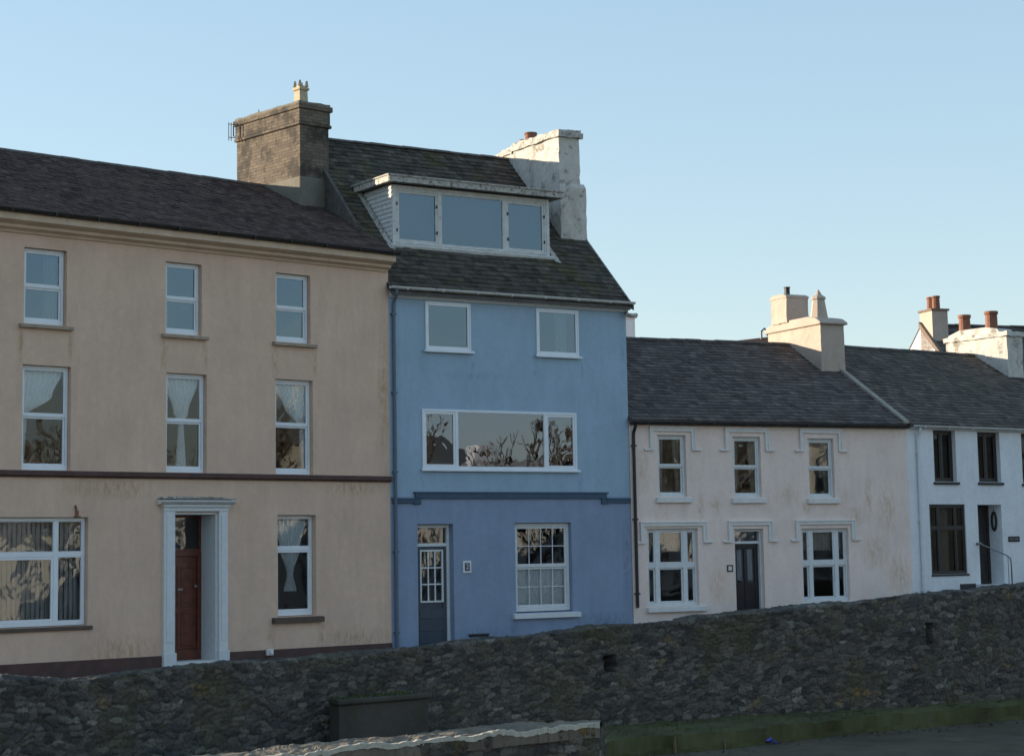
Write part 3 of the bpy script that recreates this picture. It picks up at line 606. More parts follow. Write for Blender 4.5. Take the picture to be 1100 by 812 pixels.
for i, (a, c, d, e) in enumerate(w3 + w2 + [(-11.9, -11.1, 4.4, 5.83), (-11.9, -11.0, 1.68, 3.63)]):
    up = d > 4; h = e - d
    w = window(T, a + .01, c - .01, d, e - .005, .10, 'upvc', .05, trans=(d + h * (.50 if up else .52),), mt=.035, st=.035, glass='glass_flat' if up else 'glass_soft', stag=.02, ftb=.09,
               sill=(a - .1, c + .12, d - .085, d - .005, .09) if up else None)
    cx = (a + c) / 2
    if up:
        if i == 0: drape(w, [(e - .07, c - .36, c - .1), (d + .1, c - .36, c - .1)], .24, folds=4)
        elif i == 1: drape(w, [(e - .07, a + .08, a + .2), (d + .1, a + .08, a + .2)], .24, folds=3)
    elif i == 4: drape(w, [(e - .06, a + .06, c - .06), (d + h * .60, cx - .16, cx + .16), (d + h * .52, cx - .06, cx + .06), (d + .12, cx - .11, cx + .11)], .22, folds=8)
    elif i == 3: drape(w, [(e - .06, a + .06, c - .06), (d + h * .72, a + .06, c - .28), (d + h * .52, a + .06, a + .2), (d + .12, a + .06, a + .16)], .22, folds=8)
    elif i == 5: drape(w, [(e - .06, a + .06, c - .06), (d + h * .72, cx - .1, c - .06), (d + h * .5, c - .2, c - .06), (d + .12, c - .16, c - .06)], .22, folds=8)
w = window(T, -10.66, -7.32, -1.19, .80, .10, 'upvc', .06, mull=(-9.97, -7.93), trans=(.12,), mt=.09, st=.045, sash=lambda i, j: j == 0 and i != 2, glass='glass_wild', ftb=.08,
           sill=(-10.75, -7.22, -1.28, -1.20, .05), sm='brown_sill')
bl = B(); u = -10.6
while u < -7.42: bl.quad((u, .26, -1.1), (u + .10, .30, -1.1), (u + .10, .30, .72), (u, .26, .72)); u += .098
obj('vertical_blind', bl, M['blind'], w)
w = window(T, -2.94, -1.99, -1.19, .84, .13, 'upvc', .055, trans=(.17,), mt=.08, st=.04, sash=lambda i, j: j == 0, glass='glass_wild', ftb=.09, sill=(-3.10, -1.84, -1.33, -1.21, .10), sm='brown_sill')
drape(w, [(.75, -2.85, -2.06), (.2, -2.7, -2.2), (-.35, -2.52, -2.38), (-.7, -2.6, -2.3)], .27, folds=7)
# door surround, door and fanlight
b = B()
for (a, c) in ((-5.68, -5.43), (-4.41, -4.20)):
    b.box(a, c, -.07, .02, -1.80, .92); b.box(a + .05, c - .05, -.085, -.07, -1.6, .85); b.box(a - .02, c + .02, -.10, .02, -2.08, -1.80)
b.box(-5.69, -4.19, -.075, .02, .92, 1.0); b.box(-5.72, -4.16, -.11, .0, 1.0, 1.05)
b.extr([(0, 1.05), (-.12, 1.05), (-.20, 1.10), (-.21, 1.135), (0, 1.15)], -5.80, -4.08)
b.box(-5.425, -5.39, .0, .52, -2.0, .9); b.box(-4.45, -4.415, .0, .52, -2.0, .9); b.box(-5.39, -4.45, .0, .52, .86, .9)
ds = obj('door_surround', b, M['white_wood'], T, bevel=.008)
b = B(); b.box(-5.80, -4.08, -.21, 0, 1.155, 1.165)
for i in range(26): x = random.uniform(-5.75, -4.13); b.box(x - .05, x + .06, -.19, -.03, 1.165, 1.165 + random.uniform(.01, .04))
obj('hood_flashing', b, M['worn_white_h'], ds, bevel=.004)
b = B(); b.rim(-5.39, -4.45, .14, .86, .52, .58, .05); fl = obj('fanlight', b, M['door_red'], T)
b = B(); b.quad((-5.34, .55, .19), (-4.5, .55, .19), (-4.5, .55, .81), (-5.34, .55, .81)); obj('pane', b, M['glass_wild'], fl)
b = B(); b.rim(-5.39, -4.45, -1.98, .14, .50, .58, .09, tb=.2)
b.box(-5.30, -4.54, .55, .58, -1.78, .05)
for (d, e) in ((-1.70, -1.05), (-.95, -.15), (-.05, .02)):
    for (x0, x1) in ((-5.26, -4.96), (-4.90, -4.58)):
        if e - d > .2: b.rim(x0, x1, d, e, .535, .56, .03); b.box(x0 + .07, x1 - .07, .54, .556, d + .07, e - .07)
dr = obj('front_door', b, M['door_red'], T, bevel=.006)
b = B(); b.lathe(0, 0, [(.0, 0), (.03, .005), (.035, .03), (.0, .06)], 10); 
b.v = [(-4.60 + x, .50 - z, -.55 + y) for x, y, z in b.v]; obj('handle', b, M['metal'], dr)
b = B(); b.box(-4.99, -4.87, .525, .54, -.62, -.58); obj('letter_flap', b, M['metal'], dr)
b = B(); b.box(-5.42, -4.42, -.02, .6, -2.08, -1.985); obj('doorstep', b, M['cream_trim'], T)
b = B(); b.tube([(-7.57, -.02, .82), (-7.58, -.03, .95), (-7.60, -.03, 1.03)], .02, 8); b.tube([(-7.545, -.02, .82), (-7.545, -.02, .93)], .018, 6); b.box(-7.62, -7.5, -.05, 0, .815, .83); obj('vent_pipe', b, M['terracotta'], T)
b = B(); b.box(-3.27, -3.12, -.09, -.03, -1.95, -1.83); b.tube([(-3.2, -.03, -1.86), (-3.2, -.12, -1.86), (-3.2, -.14, -1.93)], .03, 8); obj('waste_outlet', b, M['cream_trim'], T)
# big brick stack
CH = [(-.24, 7.0, 9.86)]
b = B(); b.box(-.22, .60, 2.87, 5.40, 7.0, 9.84); st_ = obj('chimney', b, M['brick'], T, bevel=.01)
b = B(); b.box(-.27, .66, 2.82, 5.45, 9.82, 9.90); b.box(-.25, .63, 2.84, 5.43, 9.90, 10.24); b.box(-.29, .68, 2.80, 5.47, 10.20, 10.33); obj('corbelled_cap', b, M['brick'], st_, bevel=.02)
b = B(); b.box(-.25, .74, 2.83, 5.42, 6.9, 8.62)
obj('cement_base', b, M['cement'], st_, bevel=.03)
b = B(); rough_box(b, -.26, .64, 2.85, 5.42, 10.3, 10.38); obj('flaunching', b, M['cement'], st_)
b = B(); b.lathe(-.02, 3.1, [(.17, 10.36), (.155, 10.66), (.20, 10.68), (.20, 10.73), (.155, 10.74), (.155, 10.78)], 4, sq=True)
for k in range(4):
    a = math.pi / 2 * k + math.pi / 4; x, y = -.02 + .135 * math.cos(a), 3.1 + .135 * math.sin(a); b.lathe(x, y, [(.055, 10.76), (.03, 10.90)], 4)
obj('chimney_pot', b, M['buff_pot'], st_, bevel=.006)
b = B(); b.tube([(-.3, 5.36, 9.95), (-.34, 5.36, 9.95), (-.34, 5.36, 10.2)], .014, 6)
for z in (9.92, 10.24): b.tube([(-.28, 5.36, z), (-.45, 5.42, z)], .009, 6)
for x in (-.45, -.38): b.tube([(x, 5.4, 9.84), (x, 5.4, 10.28)], .010, 6)
obj('aerial', b, M['gutter'], T)
b = B(); b.tube([(.35, 5.3, 10.3), (.35, 5.3, 10.68)], .012, 6); obj('mast', b, M['gutter'], T)

# ================================================================== BLUE HOUSE
Bh = root('terraced_house', *O['b'], -1.95, YAW['b'], 'tall narrow blue house with dormer window between tan and cream houses', 'house')
BW = 6.348
ops = [(.91, 2.07, 4.42, 5.50, .06), (3.82, 4.98, 4.42, 5.50, .06), (.80, 4.87, 1.81, 3.14, .06)]
b = B(); facade(b, .0, BW, 1.24, 5.80, ops); facade(b, .0, 0.001, 5.7, 5.8, []); shell(b, 0.004, BW, -4.1, 5.78, 4.0, 9.76, 0, 0); obj('wall', b, M['blue'], Bh)
ops = [(.66, 1.56, -2.0, .65, .30), (3.16, 4.68, -1.32, .66, .17)]
b = B(); facade(b, .0, BW, -4.1, 1.24, ops); obj('lower_wall', b, M['blue_low'], Bh)
b = B(); b.extr([(.0, 5.9), (.0, 5.6), (8, 5.6), (4.0, 9.74)], -.045, -.02); obj('gable_cement', b, M['ridge'], Bh)
b = B(); b.box(.60, 5.66, -.05, -.002, 1.20, 1.345); b.box(.56, 5.70, -.065, -.002, 1.31, 1.345)
b.box(.04, .60, -.045, -.002, 1.10, 1.20); b.box(.56, .74, -.045, -.002, 1.075, 1.195); b.box(5.52, 5.70, -.045, -.002, 1.075, 1.195); b.box(5.66, 6.34, -.045, -.002, 1.10, 1.20); b.box(.02, .60, -.06, -.002, 1.175, 1.21); b.box(5.66, 6.34, -.06, -.002, 1.175, 1.21)
obj('string_band', b, M['blue_band'], Bh, bevel=.006)
b = B(); b.box(.02, 6.40, -.12, -.002, 5.58, 5.72); b.extr([(-.002, 5.53), (-.04, 5.53), (-.08, 5.58), (-.002, 5.58)], .02, 6.38); obj('fascia', b, M['white_wood'], Bh, bevel=.005)
gutter(Bh, -.19, 5.76, -.05, 6.47, .06, 'worn_white')
for (a, c) in ((.91, 2.07), (3.82, 4.98)):
    w = window(Bh, a, c, 4.44, 5.50, -.035, 'upvc', .035, st=.045, glass='glass_flat', depth=.09, sill=(a - .05, c + .06, 4.385, 4.44, .09), sm='upvc')
    if a > 3: drape(w, [(5.42, 4.40, 4.72), (4.5, 4.40, 4.72)], .10, folds=4, amp=.012)
w = window(Bh, .80, 4.87, 1.84, 3.14, -.03, 'upvc', .05, mull=(1.67, 4.01), mt=.06, st=.05, sash=lambda i, j: i != 1, glass='glass_big', depth=.09, sill=(.76, 4.93, 1.79, 1.84, .08), sm='upvc')
w = window(Bh, 3.17, 4.67, -1.30, .65, .10, 'white_wood', .07, trans=(-.31,), mt=.03, st=.045, bars=lambda i, j: (4, 2), glass='glass_wild', stag=.02, ftb=.10, sill=(3.06, 4.84, -1.45, -1.33, .10), sm='white_wood')
drape(w, [(-.36, 3.26, 4.60), (-1.18, 3.26, 4.60)], .21, 'net', folds=14, amp=.01)
b = B(); b.box(3.26, 4.6, .19, .2, -.40, -.34); obj('curtain_rail', b, M['white_wood'], w)
b = B(); b.rim(.665, 1.555, -1.98, .64, .16, .28, .07, tb=.02); b.box(.735, 1.485, .17, .27, .17, .24); df = obj('door_frame', b, M['white_wood'], Bh, bevel=.005)
b = B(); b.quad((.735, .22, .24), (1.485, .22, .24), (1.485, .22, .57), (.735, .22, .57)); obj('fanlight_pane', b, M['glass_wild'], df)
b = B(); b.rim(.74, 1.48, -1.96, .17, .19, .24, .10, tb=.75, tt=.08); b.box(.84, 1.38, .21, .24, -1.22, -1.0)
for k in range(3): b.box(.80, 1.42, .180, .19, -1.9 + k * .26, -1.68 + k * .26)
dr = obj('front_door', b, M['door_blue'], Bh, bevel=.005)
b = B(); b.rim(.82, 1.40, -1.03, .10, .175, .215, .035)
for k in (1, 2): b.box(.855 + .51 * k / 3 - .014, .855 + .51 * k / 3 + .014, .178, .21, -.995, .065); z = -.995 + 1.06 * k / 3; b.box(.855, 1.365, .18, .208, z - .014, z + .014)
obj('lattice', b, M['white_wood'], dr)
b = B(); b.quad((.84, .215, -1.02), (1.38, .215, -1.02), (1.38, .215, .09), (.84, .215, .09)); obj('pane', b, M['glass_wild'], dr)
b = B(); b.box(.66, 1.56, -.02, .3, -2.05, -1.985); obj('doorstep', b, M['blue_band'], Bh)
b = B(); b.box(1.92, 2.42, -.02, -.002, -1.80, -1.755); b.box(1.9, 2.44, -.03, -.002, -1.75, -1.735); obj('air_vent', b, M['gutter'], Bh)
b = B(); b.tube([(6.28, -.10, 5.52), (6.28, -.16, 5.46), (6.40, -.20, 5.44), (6.52, -.2, 5.46)], .05, 10); obj('gutter_outlet', b, M['worn_white_h'], Bh, smooth=True)
BL = lambda v: -.02 - .0 * v
o = roof(Bh, M['slate_b'], -.20, 5.66, 4.0, 9.83, lambda v: -.04, lambda v: BW + .09, w=.20, ex=.165, sag=.016, jz=.014)
b = B()
for (v0_, z0_, v1_, z1_) in ((-.2, 5.66, 4.0, 9.83),):
    b.extr([(v0_, z0_ - .09), (v0_, z0_ + .02), (v1_, z1_ + .02), (v1_, z1_ - .09)], BW + .06, BW + .10)
obj('verge', b, M['lead'], o)
b = B(); b.extr([(1.45, 7.1), (1.4, 7.38), (3.2, 9.14), (3.2, 8.9)], -.05, .03); obj('verge_mortar', b, M['ridge'], o)
# dormer
D = B()
vf = 1.05
D.box(.72, .80, vf, vf + .10, 6.86, 8.26); D.box(4.87, 4.95, vf, vf + .10, 6.86, 8.26); D.box(.80, 4.87, vf, vf + .08, 8.19, 8.26)
dm = obj('dormer', D, M['worn_white'], Bh, bevel=.006)
for (ua, sgn) in ((.715, -1), (4.955, 1)):
    b = B(); k = 0; z = 6.90
    while z < 8.24:
        v_end = z + .16 - 5.83 + .15; v_end = max(vf + .15, v_end)
        b.add([(ua, vf + .02, z + .11), (ua, v_end, z + .11), (ua + sgn * .022, v_end, z), (ua + sgn * .022, vf + .02, z), (ua, vf + .02, z), (ua, v_end, z)], [(0, 1, 2, 3), (3, 2, 5, 4), (0, 3, 4)]); z += .105
    b.quad((ua - sgn * .01, vf, 6.8), (ua - sgn * .01, 2.5, 8.26), (ua - sgn * .01, vf, 8.26))
    obj('cheek_boards', b, M['worn_white'], dm)
b = B(); b.extr([(vf - .20, 8.29), (vf - .20, 8.40), (vf - .16, 8.44), (2.9, 8.56), (2.9, 8.29)], .54, 5.20); dr_ = obj('dormer_roof', b, M['lead'], dm, bevel=.01)
b = B(); b.box(.52, 5.22, vf - .23, vf - .20, 8.28, 8.41); b.box(.51, .54, vf - .21, 2.5, 8.28, 8.42); b.box(5.20, 5.23, vf - .21, 2.5, 8.28, 8.42)
b.box(.49, 5.25, vf - .26, vf - .18, 8.41, 8.445); b.box(.48, .56, vf - .26, 2.6, 8.42, 8.452); obj('fascia', b, M['worn_white_h'], dr_, bevel=.005)
b = B(); b.extr([(vf - .10, 6.80), (vf - .13, 6.86), (vf - .12, 6.90), (vf + .1, 6.94), (vf + .1, 6.75)], .62, 5.02); obj('dormer_sill', b, M['worn_white'], dm)
b = B(); b.extr([(vf - .30, 6.55), (vf - .28, 6.575), (vf - .08, 6.83), (vf - .0, 6.80)], .60, 5.06); obj('apron_flashing', b, M['lead'], dm)
for ua in (.55, 5.0):
    b = B(); b.extr([(vf - .2, vf - .2 + 5.84), (vf - .2, vf - .2 + 5.90), (2.5, 8.39), (2.5, 8.33)], ua, ua + .13); obj('soaker_flashing', b, M['worn_white_h'], dm)
w = window(Bh, .80, 4.87, 6.93, 8.19, vf + .015, 'worn_white', .05, mull=(1.96, 3.72), mt=.10, st=.055, sash=lambda i, j: i != 1, glass='glass_flat', depth=.07)
w.name = 'dormer_window'
for u in (.84, 1.88, 3.80, 4.82):
    for z in (7.2, 7.8): b = B(); b.box(u - .012, u + .012, vf - .006, vf + .03, z, z + .07); obj('hinge', b, M['gutter'], w)
M['dimblind'] = m_plain('blue_grey_blind', (.16, .19, .23), .9, .06, 10, .1)
b = B()
for a, c in ((.86, 1.9), (2.03, 3.66), (3.8, 4.8)): b.quad((a, vf + .35, 7.0), (c, vf + .35, 7.0), (c, vf + .35, 8.15), (a, vf + .35, 8.15))
obj('blind', b, M['dimblind'], w)
# right hand white stack
b = B(); rough_box(b, 5.72, 6.32, 1.70, 4.75, 6.6, 10.0, j=.012); cs = obj('chimney', b, M['white_stack'], Bh, smooth=False)
b = B(); rough_box(b, 5.68, 6.44, 1.62, 3.6, 6.4, 8.76, j=.010); b.extr([(1.62, 8.75), (1.70, 8.86), (3.6, 8.86), (3.6, 8.75)], 5.69, 6.43); obj('stepped_base', b, M['white_stack'], cs)
b = B(); rough_box(b, 5.66, 6.38, 1.62, 3.75, 9.98, 10.12, j=.018); rough_box(b, 5.70, 6.34, 1.68, 3.75, 10.1, 10.17, j=.02); rough_box(b, 5.67, 6.37, 3.75, 4.85, 9.93, 10.02, j=.02); b.extr([(3.7, 10.02), (3.7, 10.14), (4.3, 10.12), (4.85, 9.98)], 5.75, 6.3)
obj('coping', b, M['worn_white_h'], cs)
b = B(); b.lathe(6.0, 3.35, [(.15, 10.13), (.15, 10.36), (.165, 10.37), (.165, 10.41), (.12, 10.41), (.12, 10.30)], 14); obj('chimney_pot', b, M['terracotta'], cs, smooth=False)
b = B(); b.lathe(6.0, 3.75, [(.08, 10.1), (.08, 10.3), (.09, 10.31)], 10); obj('chimney_pot', b, M['cream_stack'], cs)
downpipe(Bh, [(.10, -.20, 5.70), (.10, -.19, 5.60), (.10, -.07, 5.42), (.10, -.055, 5.2), (.10, -.055, -1.95)], 'pipe_blue', .038)

# number plate beside the blue door
b = B(); b.box(1.78, 2.0, -.025, -.003, -.42, -.15); npl = obj('number_plate', b, M['white_wood'], bevel=.012)
x, y = O['b']
def place(o, k, zb=0): o.location = (O[k][0], O[k][1], 0); o.rotation_euler = (0, 0, rad(YAW[k])); return o
tag(place(npl, 'b'), 'small white number plate on the blue wall right of the door', 'sign')
b = B(); b.box(1.83, 1.95, -.030, -.025, -.37, -.20); obj('dark_panel', b, M['door_blue'], npl)
def text(s_, size, loc, m, parent, name='numeral', ext=.002):
    cu = bpy.data.curves.new('txt', 'FONT'); cu.body = s_; cu.size = size; cu.align_x = 'CENTER'; cu.align_y = 'CENTER'; cu.extrude = ext
    t = bpy.data.objects.new('txt', cu); C.objects.link(t); bpy.context.view_layer.update()
    me = bpy.data.meshes.new_from_object(t.evaluated_get(bpy.context.evaluated_depsgraph_get())); bpy.data.objects.remove(t)
    me.transform(Matrix.Translation(loc) @ Matrix.Rotation(math.pi / 2, 4, 'X')); me.materials.clear(); me.materials.append(m)
    o = bpy.data.objects.new(name, me); C.objects.link(o); o.parent = parent; return o
text('2', .15, (1.89, -.033, -.285), M['white_wood'], npl)

# ================================================================== CREAM COTTAGE
Wh = root('terraced_house', *O['w'], -1.75, YAW['w'], 'two storey cream cottage with hood mouldings between blue and white houses', 'house')
WW = 7.99
up = [(.77, 1.54, 1.24, 2.68), (2.85, 3.63, 1.22, 2.66), (5.00, 5.76, 1.20, 2.64)]
gd = [(.43, 1.80, -1.29, .50), (4.73, 6.10, -1.29, .46)]
ops = [(*w, .16) for w in up + gd] + [(2.82, 3.63, -1.9, .47, .32)]
b = B(); facade(b, .02, WW, -4.1, 3.05, ops); shell(b, .02, WW - .01, -4.1, 3.03, 4.0, 5.35, -.115, 0); obj('wall', b, M['cream'], Wh)
gutter(Wh, -.17, 2.98, .0, WW - .02, .055)
b = B(); b.box(.03, WW - .02, -.11, -.002, 2.91, 3.0); obj('fascia', b, M['gutter'], Wh)
roof(Wh, M['slate_w'], -.16, 3.01, 4.0, 5.42, lambda v: -.115 * max(v, 0) + .0, lambda v: WW - .1, w=.23, ex=.18, jz=.008, sag=.01)
for i, (a, c, d, e) in enumerate(up):
    w = window(Wh, a + .005, c - .005, d, e - .005, .08, 'white_wood', .055, trans=(d + (e - d) * .5,), mt=.03, st=.035, glass='glass_wild', stag=.025, ftb=.07, sill=(a - .08, c + .10, d - .14, d - .01, .08), sm='cream_trim')
    drape(w, [(e - .05, a + .06, a + .24), (d + .07, a + .06, a + .2)], .2, 'net_cream', folds=3)
    drape(w, [(e - .05, c - .26, c - .06), (d + .07, c - .2, c - .06)], .2, 'net_cream', folds=3)
for i, (a, c, d, e) in enumerate(gd):
    w = window(Wh, a + .005, c - .005, d, e - .005, .08, 'white_wood', .05, mull=(a + .30, c - .32), mt=.10, trans=(d + (e - d) * .52,), st=.035, glass='glass_wild', stag=.025, ftb=.08, sill=(a - .07, c + .17, d - .13, d - .01, .10), sm='cream_trim')
    drape(w, [(e - .06, a + .05, c - .05), (d + (e - d) * .7, a + .05, c - .05)], .24, 'net_cream', folds=12)
# hood mouldings
def hood(a, c, zt, zf, t=.085, foot=.17):
    b = B()
    for (k, q, pr) in ((0, t, .045), (.025, t * .45, .065)):
        b.box(a - k, c + k, -pr, -.002 * (1 if k == 0 else 1), zt - q + k, zt + k); 
        b.box(a - k, a - k + q, -pr + .004, -.002, zf, zt - q + k); b.box(c + k - q, c + k, -pr + .004, -.002, zf, zt - q + k)
    b.box(a - foot, a + t - .01, -.06, -.002, zf - .045, zf); b.box(c - t + .01, c + foot, -.06, -.002, zf - .045, zf)
    obj('hood_moulding', b, M['cream_trim'], Wh, bevel=.004)
for (a, c) in ((.57, 1.77), (2.64, 3.84), (4.78, 5.98)): hood(a, c, 2.85, 2.36)
for (a, c) in ((.26, 2.02), (2.66, 3.86), (4.58, 6.28)): hood(a, c, .64, .20)

b = B(); b.box(2.825, 2.87, .10, .28, -1.85, .46); b.box(3.58, 3.625, .10, .28, -1.85, .46); b.box(2.87, 3.58, .10, .28, .41, .46); b.box(2.87, 3.58, .12, .26, .12, .18); df = obj('door_frame', b, M['white_wood'], Wh, bevel=.004)
b = B(); b.quad((2.87, .2, .18), (3.58, .2, .18), (3.58, .2, .41), (2.87, .2, .41)); obj('fanlight_pane', b, M['glass'], df)
b = B(); b.rim(2.875, 3.575, -1.82, .115, .18, .23, .10, tb=.35); b.box(3.18, 3.27, .182, .23, -1.47, .0); b.box(2.975, 3.18, .195, .23, -1.47, -.80); b.box(3.27, 3.475, .195, .23, -1.47, -.80); dr = obj('front_door', b, M['door_black'], Wh, bevel=.004)
b = B(); b.quad((2.97, .21, -.8), (3.18, .21, -.8), (3.18, .21, .02), (2.97, .21, .02)); b.quad((3.27, .21, -.8), (3.48, .21, -.8), (3.48, .21, .02), (3.27, .21, .02)); obj('pane', b, M['glass'], dr)
b = B(); b.box(3.0, 3.15, .25, .26, -.75, -.02); b.box(3.3, 3.45, .25, .26, -.75, -.02); obj('net', b, M['net'], dr)
b = B(); b.box(2.82, 3.63, -.02, .3, -1.92, -1.83); obj('doorstep', b, M['concrete'], Wh)
downpipe(Wh, [(.10, -.17, 2.93), (.10, -.15, 2.85), (.10, -.06, 2.72), (.10, -.055, 2.5), (.10, -.055, -1.30)], 'gutter', .038)
# party wall verge strip
b = B(); b.extr([(-.14, 3.03), (-.14, 3.10), (3.4, 5.17), (3.4, 5.05)], WW - .15, WW - .0); obj('verge_strip', b, M['verge_mortar'], Wh, bevel=.01)
# big cream stack
b = B(); rough_box(b, 7.27, 8.02, 2.50, 4.95, 4.2, 5.82, j=.006); cs = obj('chimney', b, M['cream_stack'], Wh)
b = B(); b.extr([(2.42, 5.80), (2.40, 5.84), (2.44, 5.88), (2.62, 5.98), (3.0, 6.05), (4.5, 6.05), (4.9, 5.96), (5.04, 5.86), (5.04, 5.80)], 7.20, 8.09); obj('coping', b, M['cream_stack'], cs, bevel=.03)
b = B(); rough_box(b, 7.16, 7.86, 3.86, 4.6, 6.0, 6.68, j=.008); b.extr([(3.84, 6.67), (3.84, 6.72), (4.0, 6.78), (4.5, 6.78), (4.62, 6.72), (4.62, 6.67)], 7.14, 7.88); obj('upper_stack', b, M['cream_stack'], cs)
b = B(); b.lathe(7.36, 4.1, [(.075, 6.74), (.075, 6.96), (.09, 6.965), (.09, 6.99)], 10); obj('chimney_pot', b, M['dark_frame'], cs)
b = B(); b.lathe(7.58, 2.98, [(.25, 5.95), (.165, 6.50), (.175, 6.51), (.20, 6.53), (.19, 6.58), (.10, 6.64), (.03, 6.76), (.0, 6.80)], 8); obj('conical_pot', b, M['cream_stack'], cs)
# bell plate by the door
b = B(); b.rim(2.58, 2.74, -.53, -.37, -.022, -.003, .03); hs = obj('number_plate', b, M['dark_sill'], bevel=.004)
tag(place(hs, 'w'), 'tiny dark rimmed square plate on the cream wall left of the door', 'sign')
b = B(); b.box(2.61, 2.71, -.015, -.003, -.50, -.40); obj('plate_face', b, M['cream_trim'], hs)

# ================================================================== WHITE COTTAGE
Rh = root('terraced_house', *O['r'], -1.3, YAW['r'], 'white cottage with dark window openings at the right edge', 'house')
RW = 13.0
up = [(.97, 1.80, 1.60, 2.90), (2.64, 3.50, 1.60, 2.89), (4.36, 5.2, 1.58, 2.89), (7.0, 7.8, 1.6, 2.89)]
gd = [(.72, 2.05, -.72, 1.03), (4.37, 5.6, -.6, 1.0), (7, 8.2, -.6, 1.)]
ops = [(*w, .15) for w in up] + [(*gd[0], .07), (*gd[1], .1), (*gd[2], .1), (2.53, 3.45, -1.02, 1.02, .5)]
b = B(); facade(b, .0, RW, -4.1, 3.05, ops); shell(b, .01, RW, -4.1, 3.03, 4.0, 5.36, .17, 0); obj('wall', b, M['white_r'], Rh)
gutter(Rh, -.16, 3.0, .06, RW, .055, 'worn_white')
b = B(); b.box(.03, RW, -.10, -.002, 2.92, 3.02); obj('fascia', b, M['white_wood'], Rh)
roof(Rh, M['slate_r'], -.15, 3.02, 4.0, 5.45, lambda v: .172 * max(v, 0) - .02, lambda v: RW, w=.23, ex=.18, jz=.009, sag=.01)
for (a, c, d, e) in up:
    w = window(Rh, a, c, d, e, .12, 'dark_frame', .06, mull=((a + c) / 2,), mt=.05, st=.04, glass='glass_dim', sill=(a - .05, c + .06, d - .075, d, .05), sm='dark_sill')
    drape(w, [(e - .05, a + .12, a + .36), (d + .07, a + .16, a + .4)], .32, 'net_cream', folds=4)
for (a, c, d, e) in gd:
    w = window(Rh, a, c, d, e, .03, 'dark_frame', .05, mull=(a + (c - a) * .26, a + (c - a) * .74), mt=.04, trans=(d + (e - d) * .66,), st=.03, glass='glass_dim', sill=(a - .02, c + .05, d - .05, d, .03), sm='dark_sill')
    drape(w, [(e - .05, a + .4, c - .45), (d + .07, a + .4, c - .45)], .22, 'net_cream', folds=9)
b = B(); b.rim(2.54, 3.44, -1.0, 1.01, .42, .50, .08); b.box(2.62, 3.36, .45, .49, -.92, .93)
for z in (-.8, -.1): b.rim(2.68, 3.3, z, z + .6, .432, .45, .04)
dr = obj('front_door', b, M['dark_frame'], Rh, bevel=.004)
b = B(); b.box(2.40, 3.5, -.5, .95, -1.4, -1.03); b.box(2.34, 2.46, -.56, .0, -1.4, -1.0); obj('doorstep', b, M['white_r'], Rh)
b = B(); b.box(1.74, 2.30, -.03, -.002, -1.25, -.98); obj('cellar_vent', b, M['dark_sill'], Rh)
downpipe(Rh, [(.34, -.16, 2.94), (.34, -.14, 2.86), (.34, -.06, 2.72), (.34, -.055, 2.4), (.34, -.055, -1.4)], 'white_wood', .04)
b = B(); rough_box(b, 7.28, 7.95, 2.74, 5.0, 4.2, 5.92, j=.008); cs = obj('chimney', b, M['white_stack'], Rh)
b = B(); rough_box(b, 7.22, 8.01, 2.68, 5.06, 5.90, 6.03, j=.015); b.extr([(3.0, 6.02), (3.1, 6.14), (3.5, 6.22), (4.5, 6.22), (4.9, 6.1), (4.95, 6.02)], 7.30, 7.93); obj('coping', b, M['white_stack'], cs)
for v, r in ((4.55, .19), (3.55, .20)):
    b = B(); b.lathe(7.62, v, [(r * .9, 6.15), (r * .85, 6.60), (r, 6.62), (r, 6.70), (r * .7, 6.70), (r * .7, 6.6)], 14); obj('chimney_pot', b, M['terracotta'], cs)
b = B(); b.box(3.66, 4.10, -.02, -.003, .06, .20); pl = obj('name_plate', b, M['dark_sill'], bevel=.003); tag(place(pl, 'r'), 'small dark slate name plate on the white wall right of the porch', 'sign')
b = B(); u = 3.71
for k in range(9): wv = random.uniform(.02, .035); b.box(u, u + wv, -.023, -.020, .11, .11 + random.choice((.035, .045))); u += wv + .012
obj('lettering', b, M['lead'], pl)
b = B(); n = 20
for k in range(n):
    a0_, a1_ = 2 * math.pi * k / n, 2 * math.pi * (k + 1) / n
ring = [(3.44, 0.25 + .07 * math.cos(2 * math.pi * k / n), .60 + .23 * math.sin(2 * math.pi * k / n)) for k in range(n + 1)]
b.tube(ring, .035, 8); wr = obj('wreath', b, M['dark_sill']); tag(place(wr, 'r'), 'dark oval wreath hanging on the pale inner side of the porch', 'wreath')
b = B(); b.tube([(3.44, .25, .83), (3.445, .25, .95)], .01, 6); obj('hook', b, M['metal'], wr)
b = B(); b.tube([(2.44, -.12, .02), (2.75, -.30, -.14), (3.02, -.46, -.28), (3.12, -.5, -.36), (3.14, -.5, -.5), (3.14, -.5, -1.5)], .018, 8); b.tube([(2.44, .0, .02), (2.44, -.14, .02)], .035, 8); b.tube([(3.05, -.48, -1.5), (3.05, -.48, -.31)], .012, 6)
tag(place(obj('handrail', b, M['metal'], smooth=True), 'r'), 'thin metal handrail curving down beside the porch step of the white cottage', 'handrail')

